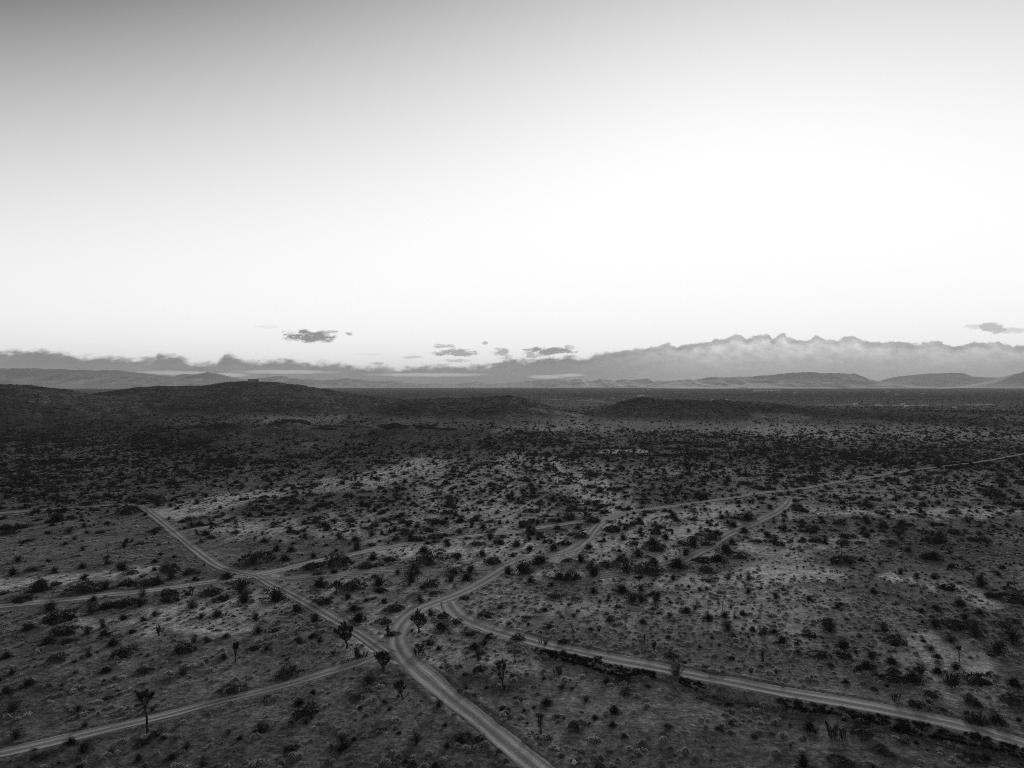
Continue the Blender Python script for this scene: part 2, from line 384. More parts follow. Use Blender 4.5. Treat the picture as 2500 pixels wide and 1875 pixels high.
def masks(x, y, h):
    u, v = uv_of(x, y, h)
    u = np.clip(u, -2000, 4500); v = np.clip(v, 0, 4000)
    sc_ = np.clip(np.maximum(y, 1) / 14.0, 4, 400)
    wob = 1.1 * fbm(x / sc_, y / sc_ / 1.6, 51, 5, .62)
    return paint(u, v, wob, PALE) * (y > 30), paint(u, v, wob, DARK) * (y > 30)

# ------------------------------------------------------------------ materials
def mat_new(name, rough=0.95, spec=0.2):
    m = bpy.data.materials.new(name); m.use_nodes = True
    b = m.node_tree.nodes['Principled BSDF']
    b.inputs['Roughness'].default_value = rough
    b.inputs['Specular IOR Level'].default_value = spec
    return m, m.node_tree, b

def nn(t, typ, **k):
    n = t.nodes.new(typ)
    for a, v in k.items():
        if a in n.inputs and not hasattr(n, a): n.inputs[a].default_value = v
        else: setattr(n, a, v)
    return n

def math_n(t, op, a, b=None, clamp=False):
    n = t.nodes.new('ShaderNodeMath'); n.operation = op; n.use_clamp = clamp
    for i, v in enumerate((a, b)):
        if v is None: continue
        if isinstance(v, (int, float)): n.inputs[i].default_value = v
        else: t.links.new(v, n.inputs[i])
    return n.outputs[0]

def ramp(t, val, stops):
    n = t.nodes.new('ShaderNodeValToRGB'); e = n.color_ramp.elements
    while len(e) < len(stops): e.new(0.5)
    for el, (p, c) in zip(e, stops):
        el.position = p; el.color = (c, c, c, 1)
    t.links.new(val, n.inputs[0]); return n.outputs[0]

def noise_n(t, vec, scale, detail=4, rough=0.55):
    n = t.nodes.new('ShaderNodeTexNoise'); n.inputs['Scale'].default_value = scale
    n.inputs['Detail'].default_value = detail; n.inputs['Roughness'].default_value = rough
    t.links.new(vec, n.inputs['Vector']); return n.outputs[0]

def ground_material():
    m, t, b = mat_new('desert_soil', 1.0, 0.0)
    co = nn(t, 'ShaderNodeTexCoord').outputs['Object']
    pale = nn(t, 'ShaderNodeAttribute', attribute_name='pale').outputs['Fac']
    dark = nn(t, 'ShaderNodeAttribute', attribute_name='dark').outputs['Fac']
    brush = nn(t, 'ShaderNodeAttribute', attribute_name='brush').outputs['Fac']
    big = noise_n(t, co, 0.03, 5, 0.6); mid = noise_n(t, co, 0.35, 5, 0.65); fine = noise_n(t, co, 3.2, 4, 0.7)
    base = math_n(t, 'ADD', 0.13, math_n(t, 'MULTIPLY', big, 0.14))
    base = math_n(t, 'ADD', base, math_n(t, 'MULTIPLY', pale, 0.44))
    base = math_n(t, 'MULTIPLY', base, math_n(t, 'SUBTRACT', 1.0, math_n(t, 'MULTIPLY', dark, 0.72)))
    base = math_n(t, 'MULTIPLY', base, ramp(t, mid, [(0.32, 0.6), (0.5, 1.0), (0.66, 1.35)]))
    base = math_n(t, 'MULTIPLY', base, ramp(t, fine, [(0.30, 0.45), (0.5, 1.0), (0.68, 1.3)]))
    grit = noise_n(t, co, 1.3, 4, 0.7)
    base = math_n(t, 'MULTIPLY', base, ramp(t, grit, [(0.34, 0.5), (0.5, 1.0), (0.64, 1.5)]))
    # low brush that covers the hills and the far plain
    vo = nn(t, 'ShaderNodeTexVoronoi', Scale=0.34); t.links.new(co, vo.inputs['Vector'])
    spot = ramp(t, vo.outputs['Distance'], [(0.16, 1.0), (0.42, 0.0)])
    clump = ramp(t, noise_n(t, co, 0.12, 3), [(0.38, 0.0), (0.6, 1.0)])
    cover = math_n(t, 'MULTIPLY', math_n(t, 'MULTIPLY', spot, clump), brush, True)
    mix = nn(t, 'ShaderNodeMix', data_type='FLOAT')
    t.links.new(cover, mix.inputs[0]); t.links.new(base, mix.inputs[2]); mix.inputs[3].default_value = 0.035
    # broad patches on hills and the far plain
    patch = ramp(t, noise_n(t, co, 0.006, 6, 0.65), [(0.35, 0.6), (0.65, 1.2)])
    hn = ramp(t, noise_n(t, co, 0.22, 6, 0.75), [(0.38, 0.22), (0.5, 0.9), (0.62, 1.75)])
    patch = math_n(t, 'MULTIPLY', patch, hn)
    pm = nn(t, 'ShaderNodeMix', data_type='FLOAT'); t.links.new(brush, pm.inputs[0]); pm.inputs[2].default_value = 1.0; t.links.new(patch, pm.inputs[3])
    colv = math_n(t, 'MULTIPLY', mix.outputs[0], pm.outputs[0])
    t.links.new(colv, b.inputs['Base Color'])
    bp = nn(t, 'ShaderNodeBump', Strength=0.8, Distance=0.12)
    hsum = math_n(t, 'ADD', math_n(t, 'MULTIPLY', fine, 0.6), math_n(t, 'MULTIPLY', noise_n(t, co, 0.9, 4, 0.6), 1.2))
    t.links.new(hsum, bp.inputs['Height']); t.links.new(bp.outputs[0], b.inputs['Normal'])
    return m

def road_material(name, alb):
    m, t, b = mat_new(name, 1.0, 0.0)
    uv = nn(t, 'ShaderNodeUVMap', uv_map='UVMap').outputs[0]
    co = nn(t, 'ShaderNodeTexCoord').outputs['Object']
    sp = nn(t, 'ShaderNodeSeparateXYZ'); t.links.new(uv, sp.inputs[0])
    cb = nn(t, 'ShaderNodeCombineXYZ')
    t.links.new(math_n(t, 'MULTIPLY', sp.outputs[0], 0.05), cb.inputs[0]); t.links.new(math_n(t, 'MULTIPLY', sp.outputs[1], 2.6), cb.inputs[1])
    streak = noise_n(t, cb.outputs[0], 1.5, 5, 0.65)
    av = math_n(t, 'ABSOLUTE', sp.outputs[1])
    wheel = ramp(t, av, [(0.0, 0.68), (0.16, 0.78), (0.36, 1.32), (0.52, 1.22), (0.72, 0.80), (1.0, 0.62)])
    fine = noise_n(t, co, 3.5, 4, 0.7)
    v = math_n(t, 'MULTIPLY', alb, wheel)
    v = math_n(t, 'MULTIPLY', v, ramp(t, streak, [(0.3, 0.7), (0.5, 1.0), (0.7, 1.2)]))
    v = math_n(t, 'MULTIPLY', v, ramp(t, fine, [(0.3, 0.75), (0.7, 1.2)]))
    v = math_n(t, 'MULTIPLY', v, ramp(t, noise_n(t, co, 0.12, 3), [(0.3, 0.85), (0.7, 1.12)]))
    t.links.new(v, b.inputs['Base Color'])
    bp = nn(t, 'ShaderNodeBump', Strength=0.7, Distance=0.1)
    t.links.new(math_n(t, 'ADD', streak, math_n(t, 'MULTIPLY', fine, 0.3)), bp.inputs['Height']); t.links.new(bp.outputs[0], b.inputs['Normal'])
    return m

def plant_material(name, lo, hi, scale=3.0, spec=0.15, rough=0.8, rnd=(0.7, 1.35)):
    m, t, b = mat_new(name, rough, spec)
    co = nn(t, 'ShaderNodeTexCoord').outputs['Object']
    oi = nn(t, 'ShaderNodeObjectInfo').outputs['Random']
    n = noise_n(t, co, scale, 3, 0.6)
    v = ramp(t, n, [(0.3, lo), (0.7, hi)])
    v = math_n(t, 'MULTIPLY', v, ramp(t, oi, [(0.0, rnd[0] / 2), (1.0, rnd[1] / 2)]))
    v = math_n(t, 'MULTIPLY', v, 2.0)
    t.links.new(v, b.inputs['Base Color'])
    return m

M_GROUND = ground_material()
M_LEAF = plant_material('creosote_leaf', 0.012, 0.034)
M_STEM = plant_material('twig_bark', 0.03, 0.07)
M_TUFT = plant_material('pale_bursage', 0.50, 0.72, 2.0, rnd=(.5, 1.25))
M_BARK = plant_material('joshua_bark', 0.02, 0.05, 6.0)
M_BLADE = plant_material('joshua_blade', 0.025, 0.05, 2.0)
M_DEAD = plant_material('weathered_wood', 0.05, 0.10, 5.0)

# ------------------------------------------------------------------ the ground sheet
def build_ground():
    a_f = np.arange(-47, 47.01, 0.115)
    a_b = np.concatenate([np.arange(49, 180, 3.0), np.arange(-180, -47, 3.0)])
    ang = np.radians(np.concatenate([a_b[a_b < -47], a_f, a_b[a_b > 47]]))
    rr = [6.0]
    while rr[-1] < 62: rr.append(rr[-1] * 1.09)
    while rr[-1] < 250: rr.append(rr[-1] + 0.28 + max(0, rr[-1] - 110) * 0.009)
    while rr[-1] < 13500: rr.append(rr[-1] * 1.0085)
    rr = np.array(rr)
    A, RR = np.meshgrid(ang, rr)
    X = RR * np.sin(A); Y = RR * np.cos(A)
    H = height(X, Y)
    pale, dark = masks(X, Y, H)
    hh = hills(X, Y)
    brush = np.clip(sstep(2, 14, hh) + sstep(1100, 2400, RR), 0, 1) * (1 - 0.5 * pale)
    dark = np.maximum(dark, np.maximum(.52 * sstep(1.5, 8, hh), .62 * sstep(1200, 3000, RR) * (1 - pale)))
    n, k = A.shape
    co = np.stack([X, Y, H], -1).reshape(-1, 3)
    co = np.concatenate([co, [[0, 0, float(H[0].mean())]]])
    i = np.arange(n - 1)[:, None] * k; j = np.arange(k)[None, :]; j2 = (j + 1) % k
    q = np.stack([i + j, i + j2, i + k + j2, i + k + j], -1).reshape(-1, 4)[:, ::-1]
    c = len(co) - 1
    jj = np.arange(k)
    tri = np.stack([np.full(k, c), (jj + 1) % k, jj], -1)
    me = mesh_np('ground', co, [q, tri], True)
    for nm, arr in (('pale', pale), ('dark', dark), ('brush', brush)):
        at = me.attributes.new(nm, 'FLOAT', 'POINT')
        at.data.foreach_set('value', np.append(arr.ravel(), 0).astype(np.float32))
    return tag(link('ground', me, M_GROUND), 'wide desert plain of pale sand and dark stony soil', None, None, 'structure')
build_ground()

ROAD_MATS = {}
def build_road(i):
    name, width, tone, pts, label = ROADS[i]
    L = LINES[i]
    seg = np.linalg.norm(np.diff(L, axis=0), axis=1); s = np.concatenate([[0], np.cumsum(seg)])
    N = max(40, int(s[-1] / 0.8)); ss = np.linspace(0, s[-1], N)
    P = np.stack([np.interp(ss, s, L[:, 0]), np.interp(ss, s, L[:, 1])], -1)
    for _ in range(3):
        P[1:-1] = 0.25 * P[:-2] + 0.5 * P[1:-1] + 0.25 * P[2:]
    T = np.gradient(P, axis=0); T /= np.linalg.norm(T, axis=1)[:, None] + 1e-9
    NR = np.stack([-T[:, 1], T[:, 0]], -1)
    K = 17
    tt = np.linspace(-1, 1, K)
    hw = 0.5 * width * (1 + 0.28 * fbm(ss / 9.0, ss * 0 + i, 71, 3)) + 0.25
    hw = hw * (1 - 0.38 * sstep(230, 480, np.hypot(P[:, 0], P[:, 1])))
    if name != 'dirt_road':
        taper = np.minimum(1, np.minimum(ss, s[-1] - ss) / 12.0); hw = hw * (0.35 + 0.65 * taper)
    off = tt[None, :] * hw[:, None]
    off = off + (np.abs(tt)[None, :] > 0.9) * 0.8 * fbm(ss / 1.8, ss * 0 + 7 * i, 77, 3)[:, None] * np.sign(tt)[None, :]
    X = P[:, None, 0] + NR[:, None, 0] * off; Y = P[:, None, 1] + NR[:, None, 1] * off
    H = height(X, Y, False)
    prof = -0.05 * np.exp(-((np.abs(tt) - 0.42) / 0.16) ** 2) + 0.03 * np.exp(-(tt / 0.15) ** 2) - 0.16 * sstep(0.86, 1.0, np.abs(tt))
    Z = H + prof[None, :] + 0.012 * i + 0.0012 * np.maximum(np.hypot(X, Y) - 150, 0) + (0.02 if name == 'dirt_road' else 0.0)
    Z = Z - 0.25 * (1 - sstep(0.0, 3.0, np.minimum(ss, s[-1] - ss)))[:, None]
    Z = Z + 0.03 * fbm(X / 1.2, Y / 1.2, 79, 2)
    co = np.stack([X, Y, Z], -1).reshape(-1, 3)
    a = (np.arange(N - 1)[:, None] * K + np.arange(K - 1)[None, :]).ravel()
    q = np.stack([a, a + 1, a + K + 1, a + K], -1)
    me = mesh_np(name, co, q[:, ::-1], True)
    uvl = me.uv_layers.new(name='UVMap')
    vi = np.empty(len(me.loops), np.int32); me.loops.foreach_get('vertex_index', vi)
    UV = np.stack([np.repeat(ss, K), np.tile(tt, N)], -1)
    uvl.data.foreach_set('uv', UV[vi].astype(np.float32).ravel())
    key = (name, tone)
    if key not in ROAD_MATS: ROAD_MATS[key] = road_material('graded_dirt', 0.42 * tone)
    o = link(name, me, ROAD_MATS[key])
    tag(o, label, None, None, 'structure')
for i in range(len(ROADS)): build_road(i)

# ------------------------------------------------------------------ far mountains
M_MOUNT, _t, _b = mat_new('mountain_rock', 0.95, 0.1)
_co = nn(_t, 'ShaderNodeTexCoord').outputs['Object']
_t.links.new(ramp(_t, noise_n(_t, _co, 0.006, 6, 0.65), [(0.3, 0.34), (0.7, 0.52)]), _b.inputs['Base Color'])

MOUNTS = [
    ('left', 9000, 900, [(-700, 905), (-300, 898), (0, 896), (67, 895), (121, 897), (174, 899), (231, 901), (289, 899.5), (318, 905), (362, 909), (405, 913), (425, 916),
        (448, 908.5), (469, 911), (492, 907.7), (512, 905), (535, 909), (564, 917), (593, 921), (620, 925), (680, 933), (760, 944)], 'long grey mountain range fading in haze behind the left hill'),
    ('mid', 11200, 800, [(520, 946), (580, 926), (608, 922), (622, 921), (649, 919), (669.5, 915.5), (683, 914.6), (697, 916), (714, 921), (722, 920), (739, 923), (758, 922), (771, 923), (798, 924.5),
        (808, 923.6), (846, 920), (880, 923), (909, 927), (938, 927), (961, 925), (990, 931), (1025, 933), (1054, 933), (1097, 935), (1126, 933), (1164, 929), (1199, 934), (1227, 932), (1260, 929),
        (1300, 926), (1325, 923), (1360, 922.6), (1380, 923), (1390, 926), (1407, 922.6), (1419, 923), (1430, 927), (1448, 927), (1463, 921.7), (1475, 924), (1492, 923.5), (1501, 926), (1520, 922),
        (1542, 924), (1553, 922.6), (1580, 920), (1598, 926), (1634, 926), (1700, 934), (1760, 944)], 'low jagged skyline of distant peaks across the middle'),
    ('front', 9300, 350, [(560, 946), (640, 932), (669, 929), (717, 927.5), (744, 929), (771, 931.5), (785, 936), (800, 939), (846, 936.6), (909, 941), (967, 936), (1010, 937), (1080, 941), (1150, 944)], 'dark foothill ridge in front of the distant peaks'),
    ('mesa', 9000, 700, [(1560, 944), (1600, 931), (1634, 926), (1700, 922), (1736, 917), (1808, 916.6), (1863, 913), (1899, 909.4), (1953, 905.8), (1980, 905), (2016, 907.6), (2053, 906.9), (2089, 909),
        (2100, 914.5), (2127, 923.5), (2154, 929), (2181, 935), (2199, 939), (2250, 945)], 'broad flat topped mesa with a steep right end'),
    ('far mesa', 11600, 600, [(2060, 945), (2110, 932), (2154, 925), (2181, 917), (2227, 911.8), (2281, 908), (2335, 907), (2353, 908), (2371, 915), (2389, 917), (2444, 919), (2500, 921), (2700, 930)], 'pale far mesa between the broad mesa and the right edge'),
    ('corner', 8400, 500, [(2330, 946), (2371, 942), (2407, 936), (2434, 930), (2462, 920), (2480, 909), (2500, 903.6), (2580, 893), (2700, 900), (2900, 930)], 'dark shoulder of a mountain at the right edge'),
]
def build_mountain(k):
    key, D, wd, pts, label = MOUNTS[k]
    p = np.array(pts, float)
    us = np.arange(p[0, 0], p[-1, 0], 1.6)
    rows = np.linspace(-1, 1, 41)
    U, T = np.meshgrid(us, rows)
    Y = D + T * wd * 2.2
    X = (U - U0) * D / F * (1 + T * wd * 0.4 / D)
    v = np.interp(U, p[:, 0], p[:, 1])
    H = np.maximum(CAM_H - (v - V0) * D / F, -2)
    H = H + (1.6 * 9000 / F) * fbm(U / 14.0, U * 0 + k, 40 + k, 4, 0.6)
    prof = np.where(T < 0, 1 - np.abs(T) ** 0.8, 1 - np.abs(T) ** 1.4)
    rid = np.abs(fbm(X / 420.0, Y / 700.0, 60 + k, 5, 0.55))
    Z = H * prof - rid * 0.75 * np.maximum(H, 5) * (np.abs(T) * 2.2 * (1 - np.abs(T))) - 3
    co = np.stack([X, Y, Z], -1).reshape(-1, 3); n, m = U.shape
    a = (np.arange(n - 1)[:, None] * m + np.arange(m - 1)[None, :]).ravel()
    q = np.stack([a, a + 1, a + m + 1, a + m], -1)
    tag(link('mountain', mesh_np('mountain', co, q, True), M_MOUNT), label, None, None, 'structure')
for k in range(len(MOUNTS)): build_mountain(k)

# ------------------------------------------------------------------ plants
def ground_at(u, v):
    """point on the ground seen at a pixel of the photograph"""
    h = 0.0
    for _ in range(10):
        x, y = px(u, v, h)
        h = 0.5 * h + 0.5 * float(height(np.array([x]), np.array([y]))[0])
    return x, y, h

class MB:
    def __init__(s): s.co = []; s.q = []; s.t = []; s.n = 0; s.mq = []; s.mt = []
    def add(s, co, q=None, t=None, m=0):
        co = np.asarray(co, float)
        if q is not None and len(q): s.q.append(np.asarray(q) + s.n); s.mq.append(np.full(len(q), m))
        if t is not None and len(t): s.t.append(np.asarray(t) + s.n); s.mt.append(np.full(len(t), m))
        s.co.append(co); s.n += len(co)
    def tube(s, P, rad, k=6, m=0, cap=True):
        P = np.asarray(P, float); rad = np.asarray(rad, float)
        T = np.gradient(P, axis=0); T /= np.linalg.norm(T, axis=1)[:, None] + 1e-9
        ref = np.array([0.31, 0.95, 0.07]) if abs(T[0][1]) < 0.9 else np.array([1.0, 0, 0])
        A = np.cross(T, ref); A /= np.linalg.norm(A, axis=1)[:, None] + 1e-9
        B = np.cross(T, A)
        an = np.linspace(0, 2 * np.pi, k, endpoint=False)
        co = P[:, None] + rad[:, None, None] * (np.cos(an)[None, :, None] * A[:, None] + np.sin(an)[None, :, None] * B[:, None])
        n = len(P)
        i = (np.arange(n - 1)[:, None] * k); j = np.arange(k)[None, :]; j2 = (j + 1) % k
        q = np.stack([i + j, i + j2, i + k + j2, i + k + j], -1).reshape(-1, 4)
        co = co.reshape(-1, 3); tr = None
        if cap:
            co = np.concatenate([co, P[-1:]]); a = np.arange(k)
            tr = np.stack([(n - 1) * k + a, (n - 1) * k + (a + 1) % k, np.full(k, n * k)], -1)
        s.add(co, q, tr, m)
    def mesh(s, name, mats, smooth=False):
        f = []; mi = []
        if s.q: f.append(np.concatenate(s.q)); mi.append(np.concatenate(s.mq))
        if s.t: f.append(np.concatenate(s.t)); mi.append(np.concatenate(s.mt))
        me = mesh_np(name, np.concatenate(s.co), f, smooth)
        for m in mats: me.materials.append(m)
        if len(mats) > 1: me.polygons.foreach_set('material_index', np.concatenate(mi).astype(np.int32))
        return me

def cards(P, D, L, W, g):
    """thin leaf quads at points P, along D, random roll"""
    n = len(P)
    r = g.normal(size=(n, 3)); S = np.cross(D, r); S /= np.linalg.norm(S, axis=1)[:, None] + 1e-9
    a = P - S * W[:, None] * 0.5; b = P + S * W[:, None] * 0.5
    c = P + D * L[:, None] + S * W[:, None] * 0.35; d = P + D * L[:, None] - S * W[:, None] * 0.35
    co = np.stack([a, b, c, d], 1).reshape(-1, 3)
    q = np.arange(4 * n).reshape(-1, 4)
    return co, q

def creosote_mesh(seed, hgt, spread, nst, leaf):
    """unit radius bush: many thin stems fanning from the base, small leaves on the outer half"""
    g = np.random.default_rng(seed); b = MB()
    lob = [(g.uniform(-.35, .35), g.uniform(-.35, .35), g.uniform(.75, 1.15)) for _ in range(g.integers(2, 5))]
    PL = []; DL = []
    for i in range(nst):
        lx, ly, ls = lob[i % len(lob)]
        az = g.uniform(0, 2 * np.pi); tilt = abs(g.normal(0, 1)) * 0.52 * spread + 0.08
        tilt = min(tilt, 1.35)
        Ls = hgt * ls * g.uniform(0.72, 1.05) * (1.0 - 0.18 * tilt)
        d0 = np.array([math.cos(az) * math.sin(tilt * .8), math.sin(az) * math.sin(tilt * .8), math.cos(tilt * .8)])
        d1 = np.array([math.cos(az) * math.sin(tilt * 1.15), math.sin(az) * math.sin(tilt * 1.15), math.cos(tilt * 1.15)])
        p0 = np.array([lx * .5 + g.normal(0, .06), ly * .5 + g.normal(0, .06), -0.05])
        p1 = p0 + d0 * Ls * .5; p2 = p1 + d1 * Ls * .5 + g.normal(0, .03, 3)
        if i % 2 == 0: b.tube([p0, p1, p2], [.018, .012, .004], 3, 1, False)
        k = leaf
        t = g.uniform(0.12, 1.0, k) ** 0.75
        base = np.where(t[:, None] < .5, p0 + (p1 - p0) * (t[:, None] * 2), p1 + (p2 - p1) * (t[:, None] * 2 - 1))
        PL.append(base + g.normal(0, .075, (k, 3)) * (0.5 + t[:, None])); dd = d1 + g.normal(0, .7, (k, 3)); DL.append(dd / np.linalg.norm(dd, axis=1)[:, None])
    k = nst * 7; a_ = g.uniform(0, 6.28, k); q_ = g.uniform(0, 1, k) ** .6
    PL.append(np.stack([q_ * .85 * np.cos(a_), q_ * .85 * np.sin(a_), g.uniform(.02, .38, k) * (1.15 - q_)], -1)); dd = g.normal(0, 1, (k, 3)); DL.append(dd / np.linalg.norm(dd, axis=1)[:, None])
    P = np.concatenate(PL); D = np.concatenate(DL); n = len(P)
    P[:, 2] = np.maximum(P[:, 2], 0.01)
    co, q = cards(P, D, g.uniform(.05, .11, n), g.uniform(.02, .04, n), g)
    b.add(co, q, None, 0)
    return b.mesh('creosote_bush', [M_LEAF, M_STEM])

def mound_mesh(seed, hgt, nl, mats, L=(.12, .22), W=(.03, .06), name='mound', shell=.7, core=.72):
    """low dome of short twigs pointing outwards"""
    g = np.random.default_rng(seed); b = MB()
    z = g.uniform(0.02, 1, nl); az = g.uniform(0, 2 * np.pi, nl); rr = np.sqrt(1 - z * z)
    N = np.stack([rr * np.cos(az), rr * np.sin(az), z], -1)
    rad = 1 + 0.32 * np.sin(2 * az + g.uniform(0, 6)) * rr + 0.24 * np.sin(3 * az + g.uniform(0, 6)) * rr + 0.16 * np.sin(5 * az + g.uniform(0, 6) + 4 * z) + 0.12 * np.cos(9 * az * g.choice([1, 1]) + 7 * z)
    P = N * (rad * (shell + (1 - shell) * g.uniform(0, 1, nl) ** .5))[:, None] * np.array([1, 1, hgt])
    D = N + g.normal(0, .45, (nl, 3)) + np.array([0, 0, .3]); D /= np.linalg.norm(D, axis=1)[:, None]
    co, q = cards(P, D, g.uniform(*L, nl), g.uniform(*W, nl), g)
    b.add(co, q, None, 0)
    # lumpy woody heart that keeps the dome closed
    nu, nv = 12, 5
    U = np.linspace(0, 2 * np.pi, nu, endpoint=False); V = np.linspace(0, np.pi / 2, nv)
    c = []
    for v in V:
        for u in U:
            s_ = core * (1 + 0.2 * math.sin(3 * u + seed) * math.cos(v) + g.normal(0, .05))
            c.append((s_ * math.cos(v) * math.cos(u), s_ * math.cos(v) * math.sin(u), hgt * s_ * math.sin(v) - .04))
    i = (np.arange(nv - 1)[:, None] * nu); j = np.arange(nu)[None, :]; j2 = (j + 1) % nu
    b.add(c, np.stack([i + j, i + j2, i + nu + j2, i + nu + j], -1).reshape(-1, 4), None, len(mats) - 1)
    return b.mesh(name, mats)

BUSH = [creosote_mesh(100 + i, h, s, n, l) for i, (h, s, n, l) in enumerate([
    (1.15, 1.05, 54, 38), (1.35, .9, 48, 38), (.95, 1.35, 60, 36), (1.25, 1.0, 40, 36), (.85, 1.5, 58, 38), (1.5, .8, 42, 34)])]
BUSH += [mound_mesh(200 + i, h, 1100, [M_LEAF, M_STEM], (.09, .24), (.022, .042), 'creosote_bush') for i, h in enumerate((.62, .48, .78))]
BUSH_H = [1.0, 1.2, .85, 1.1, .75, 1.35, .68, .55, .85]
M_TUFTIN = plant_material('bursage_twigs', 0.05, 0.11, 2.0, rnd=(.5, 1.4))
TUFT = [mound_mesh(300 + i, h, 420, [M_TUFT, M_TUFTIN], (.07, .17), (.05, .085), 'bursage_shrub', .84, core=.9) for i, h in enumerate((.85, .7, .95, .75, .9, .62))]

